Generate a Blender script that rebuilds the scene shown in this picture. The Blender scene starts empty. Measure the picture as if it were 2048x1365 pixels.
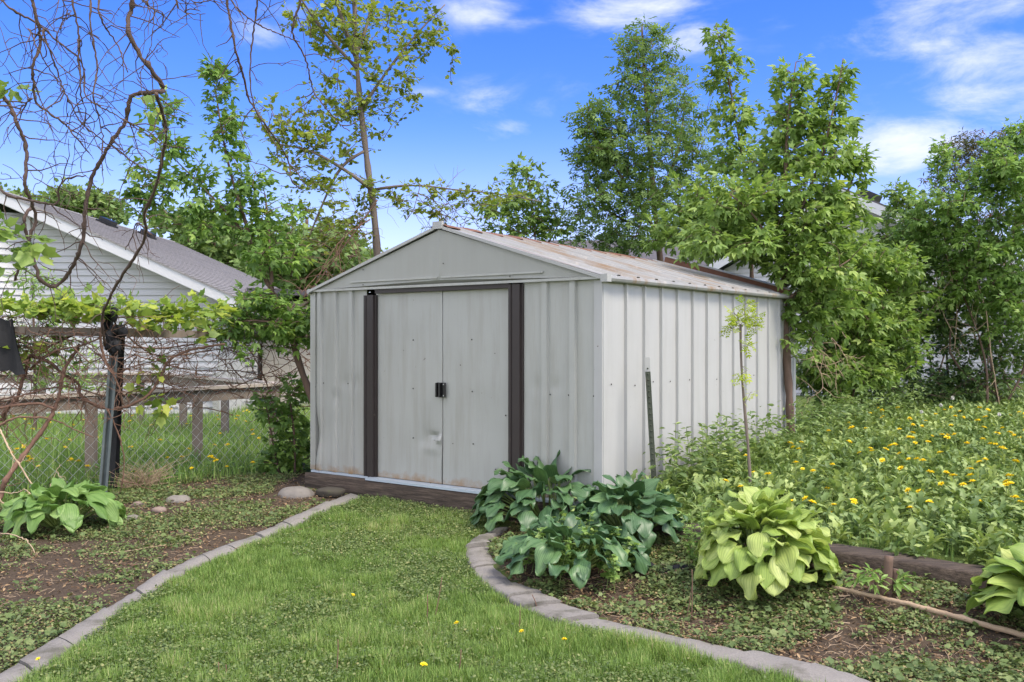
import bpy, math, random
import numpy as np
from mathutils import Vector, Matrix
rng = np.random.default_rng(11); random.seed(5)
S = bpy.context.scene; COL = S.collection
F, CZ = 1887.0, 1.4                       # focal length in photo pixels, eye height

# ------------------------------------------------------------------ camera
cd = bpy.data.cameras.new('camera'); cam = bpy.data.objects.new('camera', cd); COL.objects.link(cam)
cam.location = (0, 0, CZ); cam.rotation_euler = (math.radians(90), 0, 0)
cd.sensor_width = 36; cd.lens = 36*F/2048; cd.clip_end = 2000; cd.clip_start = .05
S.camera = cam
# ------------------------------------------------------------------ world
SUN_EL, SUN_AZ = math.radians(56), math.atan2(.85, -.52)
W = bpy.data.worlds.new("World"); S.world = W; W.use_nodes = True
nt = W.node_tree; nt.nodes.clear(); N = nt.nodes.new; LK = nt.links.new
def mth(op, a, b=None, c=None, clamp=False):
    n = N('ShaderNodeMath'); n.operation = op; n.use_clamp = clamp
    for i, x in enumerate((a, b, c)):
        if x is None: continue
        if isinstance(x, (int, float)): n.inputs[i].default_value = x
        else: LK(x, n.inputs[i])
    return n.outputs[0]
sky = N('ShaderNodeTexSky'); sky.sky_type = 'NISHITA'; sky.sun_disc = False
sky.sun_elevation = SUN_EL; sky.sun_rotation = SUN_AZ; sky.air_density = 1.0; sky.dust_density = .2; sky.ozone_density = 3.0
hs = N('ShaderNodeHueSaturation'); hs.inputs['Saturation'].default_value = 1.35; hs.inputs['Value'].default_value = 1.45; hs.inputs['Hue'].default_value = .51
LK(sky.outputs[0], hs.inputs['Color'])
tc = N('ShaderNodeTexCoord'); sx = N('ShaderNodeSeparateXYZ'); LK(tc.outputs['Generated'], sx.inputs[0])
az = mth('ARCTAN2', sx.outputs[0], sx.outputs[1]); el = mth('ARCSINE', sx.outputs[2])
CL = [(960,25,70,26,.9),(1040,45,60,14,.6),(1270,25,120,34,.95),(1390,75,60,26,1),(520,72,55,22,.8),(560,30,50,20,.4),(985,205,66,32,.85),(1075,215,95,26,.6),(1000,255,60,18,.75),(1130,185,60,20,.5),(860,185,45,9,.5),
      (1870,50,150,56,1),(1980,110,110,60,.9),(1745,75,35,26,.7),(1560,45,40,22,.45),(1950,200,180,52,.75),(1830,285,160,46,1),(1990,290,120,60,.8),(1120,380,90,26,.55),(900,420,150,40,.6),(1700,330,120,40,.5)]
mask = None
for px, py, wx, wy, st in CL:
    x, z = (px-1024)/F, (683-py)/F
    a0, e0 = math.atan2(x, 1), math.atan2(z, math.hypot(1, x))
    da = mth('MULTIPLY', mth('SUBTRACT', az, a0), F/wx*.72); de = mth('MULTIPLY', mth('SUBTRACT', el, e0), F/wy*.72)
    r2 = mth('ADD', mth('MULTIPLY', da, da), mth('MULTIPLY', de, de))
    g = mth('MULTIPLY', mth('POWER', 2.718, mth('MULTIPLY', r2, -1)), st)
    mask = g if mask is None else mth('MAXIMUM', mask, g)
# unseen cloud over the rest of the dome, added extra bright as frontal fill
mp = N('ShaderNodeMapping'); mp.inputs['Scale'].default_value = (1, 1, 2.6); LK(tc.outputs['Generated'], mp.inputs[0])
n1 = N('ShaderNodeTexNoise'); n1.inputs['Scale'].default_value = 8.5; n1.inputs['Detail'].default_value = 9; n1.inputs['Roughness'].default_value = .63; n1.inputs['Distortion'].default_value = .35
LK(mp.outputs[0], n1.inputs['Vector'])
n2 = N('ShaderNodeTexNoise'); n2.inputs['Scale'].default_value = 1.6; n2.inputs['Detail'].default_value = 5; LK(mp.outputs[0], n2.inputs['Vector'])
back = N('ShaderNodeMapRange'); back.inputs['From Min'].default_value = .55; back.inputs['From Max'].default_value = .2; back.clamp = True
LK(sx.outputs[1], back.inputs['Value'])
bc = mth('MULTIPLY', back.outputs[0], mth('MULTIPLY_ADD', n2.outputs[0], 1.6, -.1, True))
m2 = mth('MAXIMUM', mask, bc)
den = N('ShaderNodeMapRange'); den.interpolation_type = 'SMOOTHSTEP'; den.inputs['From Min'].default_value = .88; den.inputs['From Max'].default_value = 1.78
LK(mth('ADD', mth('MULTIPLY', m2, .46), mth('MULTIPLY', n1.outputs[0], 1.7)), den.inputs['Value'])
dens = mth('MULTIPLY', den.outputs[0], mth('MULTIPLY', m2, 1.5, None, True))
hz = N('ShaderNodeMapRange'); hz.inputs['From Min'].default_value = .24; hz.inputs['From Max'].default_value = .0; hz.inputs['To Max'].default_value = .6; hz.interpolation_type = 'SMOOTHSTEP'
LK(el, hz.inputs['Value'])
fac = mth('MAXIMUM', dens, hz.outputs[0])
mx = N('ShaderNodeMix'); mx.data_type = 'RGBA'; LK(fac, mx.inputs[0]); tint = N('ShaderNodeMix'); tint.data_type = 'RGBA'; tint.blend_type = 'MULTIPLY'; tint.inputs[0].default_value = 1; tint.inputs[7].default_value = (.66, .60, .84, 1); LK(hs.outputs[0], tint.inputs[6]); LK(tint.outputs[2], mx.inputs[6]); cb = N('ShaderNodeMix'); cb.data_type = 'RGBA'; LK(back.outputs[0], cb.inputs[0]); cb.inputs[6].default_value = (5.0, 5.2, 5.7, 1); cb.inputs[7].default_value = (26.5, 25.2, 22.8, 1); LK(cb.outputs[2], mx.inputs[7])  # second cloud colour is the bright warm fill added behind the camera
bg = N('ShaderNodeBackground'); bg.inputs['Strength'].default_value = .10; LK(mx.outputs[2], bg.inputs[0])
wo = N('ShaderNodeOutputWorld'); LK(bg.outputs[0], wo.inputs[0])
# ------------------------------------------------------------------ sun (thin cloud veil: soft)
sl = bpy.data.lights.new('sun', 'SUN'); sl.energy = 2.2; sl.angle = math.radians(22); sl.color = (1, .91, .78)
so = bpy.data.objects.new('sun', sl); COL.objects.link(so)
sd = Vector((math.sin(SUN_AZ)*math.cos(SUN_EL), math.cos(SUN_AZ)*math.cos(SUN_EL), math.sin(SUN_EL)))
so.rotation_euler = sd.to_track_quat('Z', 'Y').to_euler(); so.location = (5, -5, 12)
vs = S.view_settings; vs.view_transform = 'Standard'; vs.look = 'None'; vs.exposure = 1.12; vs.gamma = 1
S.cycles.max_bounces = 6; S.cycles.transparent_max_bounces = 4; S.cycles.use_denoising = True
S.cycles.caustics_reflective = False; S.cycles.caustics_refractive = False

# ------------------------------------------------------------------ helpers
def P(px, py, Y): return np.array([(px-1024)/F*Y, Y, CZ-(py-683)/F*Y])
def nrm(a): return a/np.maximum(np.linalg.norm(a, axis=-1, keepdims=True), 1e-9)
def smooth(t): t = np.clip(t, 0, 1); return t*t*(3-2*t)
def vnoise(x, y, seed=0):
    x = np.asarray(x, float); y = np.asarray(y, float)
    xi, yi = np.floor(x).astype(np.int64), np.floor(y).astype(np.int64); xf, yf = smooth(x-xi), smooth(y-yi)
    def h(a, b):
        v = (a*374761393 + b*668265263 + seed*974711) & 0x7fffffff
        v = ((v ^ (v >> 13))*1274126177) & 0x7fffffff
        return ((v ^ (v >> 16)) & 0xffff)/65535.0
    return (h(xi, yi)*(1-xf)+h(xi+1, yi)*xf)*(1-yf)+(h(xi, yi+1)*(1-xf)+h(xi+1, yi+1)*xf)*yf
def fbm(x, y, seed=0): return (vnoise(x, y, seed)+.5*vnoise(2*x, 2*y, seed+1)+.25*vnoise(4*x, 4*y, seed+2))/1.75

class G:                                   # a growing triangle mesh with a random value and a free value per vertex
    def __init__(s): s.V, s.T, s.R, s.L, s.M, s.n = [], [], [], [], [], 0
    def add(s, V, T, r=.5, l=0., m=0):
        V = np.asarray(V, float).reshape(-1, 3); T = np.asarray(T, int).reshape(-1, 3)
        s.V.append(V); s.T.append(T+s.n); s.n += len(V)
        s.R.append(np.broadcast_to(np.asarray(r, float), (len(V),))); s.L.append(np.broadcast_to(np.asarray(l, float), (len(V),)))
        s.M.append(np.full(len(T), m)); return s
    def quad(s, a, b, c, d, **k): return s.add([a, b, c, d], [[0, 1, 2], [0, 2, 3]], **k)
    def box(s, c, h, axes=None, **k):
        c = np.asarray(c, float); A = np.eye(3) if axes is None else np.asarray(axes, float)
        V = [c+A[0]*h[0]*x+A[1]*h[1]*y+A[2]*h[2]*z for z in (-1, 1) for y in (-1, 1) for x in (-1, 1)]
        T = []
        for q in ((0,2,3,1),(4,5,7,6),(0,1,5,4),(2,6,7,3),(0,4,6,2),(1,3,7,5)): T += [[q[0],q[1],q[2]],[q[0],q[2],q[3]]]
        return s.add(V, T, **k)
    def grid(s, A, **k):                   # A: (rows, cols, 3)
        r, c = A.shape[:2]; i = np.arange(r*c).reshape(r, c)
        a, b, d, e = i[:-1, :-1].ravel(), i[:-1, 1:].ravel(), i[1:, 1:].ravel(), i[1:, :-1].ravel()
        return s.add(A.reshape(-1, 3), np.concatenate([np.stack([a, b, d], 1), np.stack([a, d, e], 1)]), **k)
    def tubes(s, Pn, Rn, sides=5, cap=True, **k):   # Pn (N,n,3), Rn (N,n)
        Pn = np.asarray(Pn, float); Rn = np.asarray(Rn, float)
        if Pn.ndim == 2: Pn = Pn[None]; Rn = Rn[None]
        Nn, n = Pn.shape[:2]
        t = np.gradient(Pn, axis=1); t = nrm(t)
        ref = np.where(np.abs(nrm(Pn[:, -1]-Pn[:, 0])[:, 2:3]) > .8, np.array([[1., 0, 0]]), np.array([[0, 0, 1.]]))[:, None, :]
        b1 = nrm(np.cross(t, np.broadcast_to(ref, t.shape))); b2 = np.cross(t, b1)
        an = np.arange(sides)*2*math.pi/sides
        V = Pn[:, :, None, :]+Rn[:, :, None, None]*(np.cos(an)[None, None, :, None]*b1[:, :, None]+np.sin(an)[None, None, :, None]*b2[:, :, None])
        i = np.arange(Nn*n*sides).reshape(Nn, n, sides); j = np.roll(i, -1, 2)
        a, b, c, d = i[:, :-1].ravel(), j[:, :-1].ravel(), j[:, 1:].ravel(), i[:, 1:].ravel()
        T = np.concatenate([np.stack([a, b, c], 1), np.stack([a, c, d], 1)])
        if cap and sides > 3:
            for q in range(1, sides-1):
                T = np.concatenate([T, np.stack([i[:, 0, 0], i[:, 0, q+1], i[:, 0, q]], 1), np.stack([i[:, -1, 0], i[:, -1, q], i[:, -1, q+1]], 1)])
        return s.add(V, T, **k)
    def scatter(s, tv, tt, pos, X, Y, Z, sc, r, l=None, m=0):
        if len(pos) == 0: return s
        sc = np.asarray(sc, float); sc = sc[:, None] if sc.ndim == 1 else sc
        V = pos[:, None]+sc[:, None, :1]*tv[None, :, :1]*X[:, None]+(sc[:, None, 1:2] if sc.shape[1] > 1 else sc[:, None, :1])*tv[None, :, 1:2]*Y[:, None]+sc[:, None, :1]*tv[None, :, 2:3]*Z[:, None]
        k = len(tv); T = tt[None]+(np.arange(len(pos))*k)[:, None, None]
        return s.add(V, T, r=np.repeat(r, k), l=np.tile(l, len(pos)) if l is not None else 0., m=m)
    def build(s, name, mats, parent=None, smooth_=True, sharp=None):
        V = np.concatenate(s.V); T = np.concatenate(s.T); M = np.concatenate(s.M)
        me = bpy.data.meshes.new(name)
        me.vertices.add(len(V)); me.vertices.foreach_set('co', V.ravel().astype(np.float32))
        me.loops.add(3*len(T)); me.loops.foreach_set('vertex_index', T.ravel().astype(np.int32))
        me.polygons.add(len(T)); me.polygons.foreach_set('loop_start', (np.arange(len(T))*3).astype(np.int32))
        me.polygons.foreach_set('material_index', M.astype(np.int32))
        me.polygons.foreach_set('use_smooth', np.full(len(T), bool(smooth_)))
        for nm, arr in (('rnd', s.R), ('lu', s.L)):
            at = me.attributes.new(nm, 'FLOAT', 'POINT'); at.data.foreach_set('value', np.concatenate(arr).astype(np.float32))
        me.update(calc_edges=True)
        if sharp: me.set_sharp_from_angle(angle=math.radians(sharp))
        for m in (mats if isinstance(mats, (list, tuple)) else [mats]): me.materials.append(m)
        o = bpy.data.objects.new(name, me); COL.objects.link(o)
        if parent is not None: o.parent = parent
        return o
def empty(name, loc=(0, 0, 0), rz=0):
    o = bpy.data.objects.new(name, None); o.empty_display_size = .1; COL.objects.link(o); o.location = tuple(loc); o.rotation_euler = (0, 0, rz); return o
def tag(o, label, cat, group=None, kind=None):
    o['label'] = label; o['category'] = cat
    if group: o['group'] = group
    if kind: o['kind'] = kind
    return o
def toworld(o, root):                      # part built in world coordinates under an unrotated empty
    o.parent = root; o.matrix_parent_inverse = Matrix.Translation(root.location).inverted(); return o

# ------------------------------------------------------------------ materials
def newmat(name):
    m = bpy.data.materials.new(name); m.use_nodes = True; t = m.node_tree; return m, t, t.nodes['Principled BSDF'], t.nodes['Material Output']
def ramp(t, stops):
    r = t.nodes.new('ShaderNodeValToRGB'); e = r.color_ramp.elements
    while len(e) > len(stops): e.remove(e[-1])
    while len(e) < len(stops): e.new(.5)
    for x, (p, c) in zip(e, stops): x.position = p; x.color = (*c, 1)
    return r
def noise(t, scale, detail=4, rough=.55, vec=None, out='Fac'):
    n = t.nodes.new('ShaderNodeTexNoise'); n.inputs['Scale'].default_value = scale; n.inputs['Detail'].default_value = detail; n.inputs['Roughness'].default_value = rough
    if vec is not None: t.links.new(vec, n.inputs['Vector'])
    return n.outputs[out]
def objvec(t, sc=(1, 1, 1)):
    c = t.nodes.new('ShaderNodeTexCoord'); m = t.nodes.new('ShaderNodeMapping'); m.inputs['Scale'].default_value = sc
    t.links.new(c.outputs['Object'], m.inputs[0]); return m.outputs[0]
def mixc(t, f, a, b, mode='MIX'):
    m = t.nodes.new('ShaderNodeMix'); m.data_type = 'RGBA'; m.blend_type = mode
    for s, x in ((0, f), (6, a), (7, b)):
        if isinstance(x, (int, float)): m.inputs[s].default_value = x
        elif isinstance(x, tuple): m.inputs[s].default_value = (*x, 1)
        else: t.links.new(x, m.inputs[s])
    return m.outputs[2]
def bump(t, b, h, st=.3, dist=.01):
    n = t.nodes.new('ShaderNodeBump'); n.inputs['Strength'].default_value = st; n.inputs['Distance'].default_value = dist
    t.links.new(h, n.inputs['Height']); t.links.new(n.outputs[0], b.inputs['Normal'])
def attr(t, nm):
    a = t.nodes.new('ShaderNodeAttribute'); a.attribute_name = nm; return a.outputs['Fac']
def leafmat(name, stops, trans=.35, rough=.45, tcol=None, spec=.35, vein=None):
    m, t, b, o = newmat(name)
    r = ramp(t, stops); t.links.new(attr(t, 'rnd'), r.inputs[0]); col = r.outputs[0]
    if vein:
        w = t.nodes.new('ShaderNodeMath'); w.operation = 'COSINE'; k = t.nodes.new('ShaderNodeMath'); k.operation = 'MULTIPLY'; k.inputs[1].default_value = vein[0]
        t.links.new(attr(t, 'lu'), k.inputs[0]); t.links.new(k.outputs[0], w.inputs[0])
        mr = t.nodes.new('ShaderNodeMapRange'); mr.inputs['From Min'].default_value = .2; mr.inputs['From Max'].default_value = -1; mr.inputs['To Max'].default_value = vein[1]; t.links.new(w.outputs[0], mr.inputs['Value'])
        col = mixc(t, mr.outputs[0], col, vein[2])
    nf = noise(t, 30, 3, vec=objvec(t)); col = mixc(t, .35, col, mixc(t, nf, (.35, .35, .35), (1.5, 1.5, 1.4)), 'MULTIPLY')
    # keep multiplies near one
    t.links.new(col, b.inputs['Base Color']); b.inputs['Roughness'].default_value = rough; b.inputs['Specular IOR Level'].default_value = spec
    tr = t.nodes.new('ShaderNodeBsdfTranslucent'); t.links.new(mixc(t, 1., col, tcol or (1.3, 1.32, .85), 'MULTIPLY'), tr.inputs['Color'])
    ms = t.nodes.new('ShaderNodeMixShader'); ms.inputs[0].default_value = trans
    t.links.new(b.outputs[0], ms.inputs[1]); t.links.new(tr.outputs[0], ms.inputs[2]); t.links.new(ms.outputs[0], o.inputs['Surface'])
    return m
def plain(name, col, rough=.6, var=.25, scale=8, metal=0, bumps=.1, sc=(1, 1, 1), dirt=None, spec=.4):
    m, t, b, o = newmat(name); v = objvec(t, sc); n = noise(t, scale, 6, .6, v)
    c = mixc(t, n, tuple(x*(1-var) for x in col), tuple(min(1, x*(1+var)) for x in col))
    if dirt:
        n2 = noise(t, dirt[0], 7, .65, v); rr = ramp(t, [(dirt[1], (0, 0, 0)), (min(1, dirt[1]+.14), (1, 1, 1))]); t.links.new(n2, rr.inputs[0]); c = mixc(t, rr.outputs[0], c, dirt[2])
    t.links.new(c, b.inputs['Base Color']); b.inputs['Roughness'].default_value = rough; b.inputs['Metallic'].default_value = metal; b.inputs['Specular IOR Level'].default_value = spec
    if bumps: bump(t, b, noise(t, scale*4, 6, .6, v), bumps, .01)
    return m
M = {}
M['bark'] = plain('bark', (.13, .085, .06), .9, .5, 14, bumps=.5, sc=(1, 1, .25))
M['bark_grey'] = plain('bark_grey', (.15, .12, .095), .9, .45, 14, bumps=.5, sc=(1, 1, .25))
M['vine'] = plain('vine_bark', (.10, .066, .05), .9, .55, 25, bumps=.4)
M['vine_red'] = plain('vine_cane', (.16, .09, .06), .85, .5, 25, bumps=.3)
M['dry'] = plain('dry_twig', (.42, .31, .20), .9, .4, 20, bumps=.2)
M['maple'] = leafmat('maple_leaf', [(0, (0.1, 0.168, 0.041)), (0.45, (0.193, 0.301, 0.072)), (0.8, (0.299, 0.413, 0.104)), (1, (0.485, 0.56, 0.161))], 0.38)
M['maple_dark'] = leafmat('sapling_leaf', [(0, (0.073, 0.14, 0.036)), (0.5, (0.145, 0.252, 0.056)), (0.85, (0.247, 0.379, 0.08)), (1, (0.465, 0.532, 0.124))], 0.38)
M['ash'] = leafmat('ash_leaflet', [(0, (0.079, 0.14, 0.041)), (0.6, (0.157, 0.252, 0.068)), (1, (0.27, 0.379, 0.104))], 0.36)
M['yellow'] = leafmat('young_yellow_leaf', [(0, (0.11, 0.15, 0.025)), (0.5, (0.21, 0.27, 0.04)), (1, (0.38, 0.43, 0.07))], .42)
M['grape'] = leafmat('grape_leaf', [(0, (0.126, 0.221, 0.055)), (0.5, (0.231, 0.336, 0.066)), (0.8, (0.441, 0.504, 0.088)), (1, (0.63, 0.63, 0.132))], .42)
M['shrub'] = leafmat('shrub_leaf', [(0, (0.063, 0.112, 0.036)), (0.6, (0.138, 0.225, 0.064)), (1, (0.275, 0.375, 0.101))], 0.34)
M['shrub_light'] = leafmat('light_shrub_leaf', [(0, (0.115, 0.196, 0.048)), (0.5, (0.213, 0.343, 0.085)), (1, (0.37, 0.491, 0.142))], 0.36)
M['redshrub'] = leafmat('wine_leaf', [(0, (0.05, 0.065, 0.025)), (0.5, (0.1, 0.12, 0.04)), (0.8, (0.13, 0.1, 0.05)), (1, (0.32, 0.09, 0.09))], .25)
M['far'] = leafmat('far_tree_leaf', [(0, (0.099, 0.163, 0.054)), (0.6, (0.185, 0.275, 0.084)), (1, (0.29, 0.375, 0.108))], .3, .7)
M['lime'] = leafmat('lime_leaf', [(0, (.20, .30, .02)), (1, (.46, .52, .05))], .42)
M['hosta'] = leafmat('hosta_leaf', [(0, (0.05, 0.11, 0.048)), (0.6, (0.088, 0.172, 0.068)), (1, (0.135, 0.235, 0.085))], .16, .42, spec=.45, vein=(30, .45, (.018, .055, .016)))
M['hosta_light'] = leafmat('light_hosta_leaf', [(0, (0.19, 0.3, 0.055)), (0.5, (0.33, 0.44, 0.1)), (1, (0.54, 0.59, 0.21))], .3, .48, spec=.35, vein=(30, .40, (.12, .22, .04)))
M['hosta_mid'] = leafmat('mid_hosta_leaf', [(0, (0.11, 0.22, 0.05)), (0.6, (0.21, 0.34, 0.09)), (1, (0.32, 0.46, 0.15))], .28, .45, spec=.4, vein=(30, .40, (.06, .16, .03)))
M['grass'] = leafmat('grass_blade', [(0, (0.088, 0.154, 0.037)), (0.45, (0.172, 0.278, 0.059)), (0.85, (0.284, 0.396, 0.099)), (1, (0.497, 0.457, 0.238))], .35, .55)
M['meadow'] = leafmat('meadow_blade', [(0, (0.097, 0.182, 0.046)), (0.6, (0.207, 0.34, 0.079)), (1, (0.412, 0.486, 0.145))], .35, .55)
M['weed'] = leafmat('weed_leaf', [(0, (0.09, 0.15, 0.045)), (0.55, (0.2, 0.285, 0.085)), (1, (0.38, 0.46, 0.15))], .28, .5)
M['cover'] = leafmat('cover_leaf', [(0, (0.07, 0.11, 0.035)), (0.5, (0.14, 0.195, 0.06)), (0.85, (0.24, 0.27, 0.1)), (1, (0.36, 0.27, 0.13))], .22, .55)
M['petal'] = plain('yellow_petal', (.85, .66, .015), .6, .15, 40, bumps=0)
M['puff'] = plain('white_puff', (.72, .70, .64), .9, .15, 60, bumps=0)
M['stem'] = plain('green_stem', (.16, .22, .06), .7, .3, 20, bumps=0)
M['viola'] = plain('blue_petal', (.30, .30, .75), .6, .2, 40, bumps=0)

# ------------------------------------------------------------------ terrain
U = np.array([.8035, -.5954]); Vv = np.array([.5954, .8035]); CL0 = np.array([-1.78, 8.57]); CR0 = np.array([.649, 6.77])
def sd_(x, y):
    dx, dy = np.asarray(x)-CL0[0], np.asarray(y)-CL0[1]
    return dx*U[0]+dy*U[1], dx*Vv[0]+dy*Vv[1]
def gz(x, y):
    x = np.asarray(x, float); y = np.asarray(y, float)
    s, d = sd_(x, y)
    base = .0+.075*smooth((y-5.2)/3.6)+.02*(fbm(x*1.5, y*1.5, 3)-.5)
    up = smooth((d+.42)/.10)*smooth((s-3.02)/.05)
    rise = .178*smooth((d+1.55)/1.05)*smooth((s-2.55)/.7)*(1-.35*smooth((s-4.6)/1.5))
    z = base+rise*(1-up)+up*(.212+.026*np.clip(d+.3, 0, 9))
    return z+.03*(fbm(x*.7, y*.7, 9)-.5)*smooth((y-5)/2)
def inpoly(x, y, poly):
    poly = np.asarray(poly); c = np.zeros(len(x), bool); j = len(poly)-1
    for i in range(len(poly)):
        xi, yi = poly[i]; xj, yj = poly[j]
        c ^= ((yi > y) != (yj > y)) & (x < (xj-xi)*(y-yi)/(yj-yi+1e-12)+xi); j = i
    return c
def gpt(px, py, z=.045): Y = (CZ-z)*F/(py-683); return np.array([(px-1024)/F*Y, Y])
L_bed = np.array([gpt(*p) for p in [(-60,1378),(0,1335),(75,1284),(162,1233),(241,1186),(298,1152),(377,1116),(453,1084),(528,1061),(604,1031),(700,997)]])
L_lawn = np.array([gpt(*p) for p in [(-40,1405),(23,1363),(124,1299),(200,1248),(245,1207),(313,1171),(396,1125),(470,1098),(540,1073),(620,1042),(722,1004)]])
R_lawn = np.array([gpt(*p) for p in [(985,1058),(945,1078),(926,1098),(942,1132),(972,1160),(1027,1194),(1095,1225),(1174,1241),(1250,1262),(1367,1291),(1523,1327),(1660,1366),(1800,1402),(1960,1450)]])
R_bed = np.array([gpt(*p) for p in [(1020,1054),(985,1075),(977,1100),(993,1122),(1024,1153),(1078,1175),(1130,1194),(1190,1217),(1300,1249),(1406,1271),(1562,1302),(1720,1340),(1860,1378),(2040,1420)]])
def resample(a, n):
    d = np.r_[0, np.cumsum(np.linalg.norm(np.diff(a, axis=0), axis=1))]; t = np.linspace(0, d[-1], n)
    return np.stack([np.interp(t, d, a[:, k]) for k in range(a.shape[1])], 1)
def smoothpath(a, n, it=2):
    a = np.asarray(a, float)
    for _ in range(it):
        q = a[:-1]*.75+a[1:]*.25; r = a[:-1]*.25+a[1:]*.75
        m = np.empty((2*len(q), a.shape[1])); m[0::2] = q; m[1::2] = r; a = np.concatenate([a[:1], m, a[-1:]])
    return resample(a, n)
lawn_poly = np.concatenate([smoothpath(L_lawn, 60), [CL0+U*.75-Vv*.12, CL0+U*2.25-Vv*.12], smoothpath(R_lawn, 80), [[2.2, 2.2], [-2.6, 2.2]]])
bedL_poly = np.concatenate([smoothpath(L_bed, 60), [[-1.85, 8.45], [-2.0, 9.4], [-3.0, 9.2], [-3.6, 8.0], [-4.6, 7.4], [-5.5, 6.0], [-4, 3]]])
tim0 = CL0+U*3.3-Vv*.50; tim1 = CL0+U*6.6-Vv*.50
bedR_poly = np.concatenate([smoothpath(R_bed, 80), [[3.6, 2.6], [4.2, 4.0], tim1, tim0, CL0+U*2.7-Vv*.1, CL0+U*2.3-Vv*.12]])
up_poly = np.array([CL0+U*3.1-Vv*.44, CL0+U*6.9-Vv*.48, [6.5, 3.2], [11, 6], [11, 15], [3.5, 15.5], CL0+U*3.1+Vv*4.0])

m, t, b, o = newmat('soil'); v = objvec(t)
nA, nB, nC = noise(t, 2.2, 6, .6, v), noise(t, 22, 6, .65, v), noise(t, 90, 4, .6, v)
soil = mixc(t, nB, (.028, .021, .015), (.105, .079, .056)); soil = mixc(t, nC, mixc(t, .5, soil, (.02, .013, .009)), mixc(t, .35, soil, (.19, .14, .09)))
grn = mixc(t, nB, (.05, .085, .018), (.12, .16, .04))
lw = attr(t, 'lu'); t.links.new(mixc(t, lw, soil, grn), b.inputs['Base Color']); b.inputs['Roughness'].default_value = .95; b.inputs['Specular IOR Level'].default_value = .15
bump(t, b, nB, .8, .03); M['soil'] = m
g = G()
xs = np.concatenate([[-400, -150, -60, -30, -18], np.linspace(-12, -6, 20), np.linspace(-5.8, 6, 190), np.linspace(6.2, 14, 30), [20, 40, 90, 200, 400]])
ys = np.concatenate([[-200, -60, -20, -5], np.linspace(0, 2.5, 10), np.linspace(2.6, 10, 170), np.linspace(10.1, 18, 50), [20, 24, 30, 40, 60, 100, 180, 320, 600]])
XX, YY = np.meshgrid(xs, ys); ZZ = gz(XX, YY)+.012*(vnoise(XX*9, YY*9, 4)-.5)
s_, d_ = sd_(XX, YY); fx, fy = XX.ravel(), YY.ravel()
gr = (~inpoly(fx, fy, bedL_poly) & ~inpoly(fx, fy, bedR_poly)).astype(float)
g.grid(np.stack([XX, YY, ZZ], -1), l=gr)
tag(g.build('ground', M['soil']), 'dark garden soil and turf ground of the yard', 'ground', kind='structure')

# ------------------------------------------------------------------ leaf shapes
def tmpl(v, t): return np.array(v, float), np.array(t, int)
_mv = [(0,0,0),(0,.45,-.02),(0,1,-.16),(.27,.06,.05),(.25,.24,.05),(.47,.50,.0),(.25,.66,.02),(-.27,.06,.05),(-.25,.24,.05),(-.47,.5,.0),(-.25,.66,.02)]
T_MAPLE = tmpl(_mv, [(0,3,4),(0,4,1),(4,5,6),(4,6,1),(1,6,2),(0,8,7),(0,1,8),(8,10,9),(8,1,10),(1,2,10)])
T_OV = tmpl([(0,0,0),(.2,.35,.06),(.15,.7,.02),(0,1,-.12),(-.15,.7,.02),(-.2,.35,.06),(0,.5,-.02)], [(0,1,6),(1,2,6),(2,3,6),(3,4,6),(4,5,6),(5,0,6)])
def compound(n=7):
    V, T = [], []; bv, bt = T_OV
    def put(px, py, ang, sc):
        c, s = math.cos(ang), math.sin(ang); k = len(V)
        for x, y, z in bv*sc: V.append((px+x*c+y*s, py-x*s+y*c, z-.12*py*py-.1*abs(px+x*c+y*s)))
        for q in bt: T.append(tuple(q+k))
    for i in range(n//2):
        y = .22+.24*i
        for sg in (-1, 1): put(0, y, sg*1.0, .40)
    put(0, .66, 0, .42); return tmpl(V, T)
T_ASH = compound()
_a = [(-2.6,.10),(-2.0,.42),(-1.55,.58),(-1.0,.62),(-.5,.66),(0,.80),(.5,.66),(1.0,.62),(1.55,.58),(2.0,.42),(2.6,.10)]
_gv = [(0,.30,-.05),(0,.12,0)]+[(r*math.sin(a)*.78, .36+r*math.cos(a)*.8, (.05 if i % 2 else -.05)-.06*abs(math.sin(a))) for i, (a, r) in enumerate([(-2.75,.42),(-2.1,.56),(-1.7,.50),(-1.1,.64),(-.7,.50),(0,.80),(.7,.50),(1.1,.64),(1.7,.50),(2.1,.56),(2.75,.42)])]
T_GRAPE = tmpl(_gv, [(0,i,i+1) for i in range(2,12)]+[(0,1,2),(0,12,1)])
def tri_leaf():
    V, T = [], []; bv, bt = T_OV
    for px, py, an, sc in ((0, .30, 0, .72), (0, .26, .95, .58), (0, .26, -.95, .58)):
        c, s = math.cos(an), math.sin(an); k = len(V)
        for x, y, z in bv*sc*np.array([1.25, 1, 1]): V.append((px+x*c+y*s, py-x*s+y*c, z-.16*abs(y*s)-.10*y*y))
        for q in bt: T.append(tuple(q+k))
    return tmpl(V, T)
T_TRI = tri_leaf()
T_CLOV = tmpl([(0,.5,.06)]+[(.5*math.sin(a), .5-.5*math.cos(a), -.04*(i % 2)) for i, a in enumerate(np.linspace(0, 2*math.pi, 8)[:-1])], [(0,1+i,1+(i+1) % 7) for i in range(7)])
T_BLADE = tmpl([(-.5,0,0),(.5,0,0),(-.4,.5,.06),(.4,.5,.06),(0,1,.3)], [(0,1,3),(0,3,2),(2,3,4)])
_dv, _dt = [], []
for i, y in enumerate(np.linspace(0, 1, 8)):
    w = [.02,.035,.10,.05,.15,.07,.13,0][i]; z = .30*math.sin(math.pi*y*.75)
    _dv += [(-w, y-(.04 if w > .09 else 0), z+.03), (0, y, z), (w, y-(.04 if w > .09 else 0), z+.03)]
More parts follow.
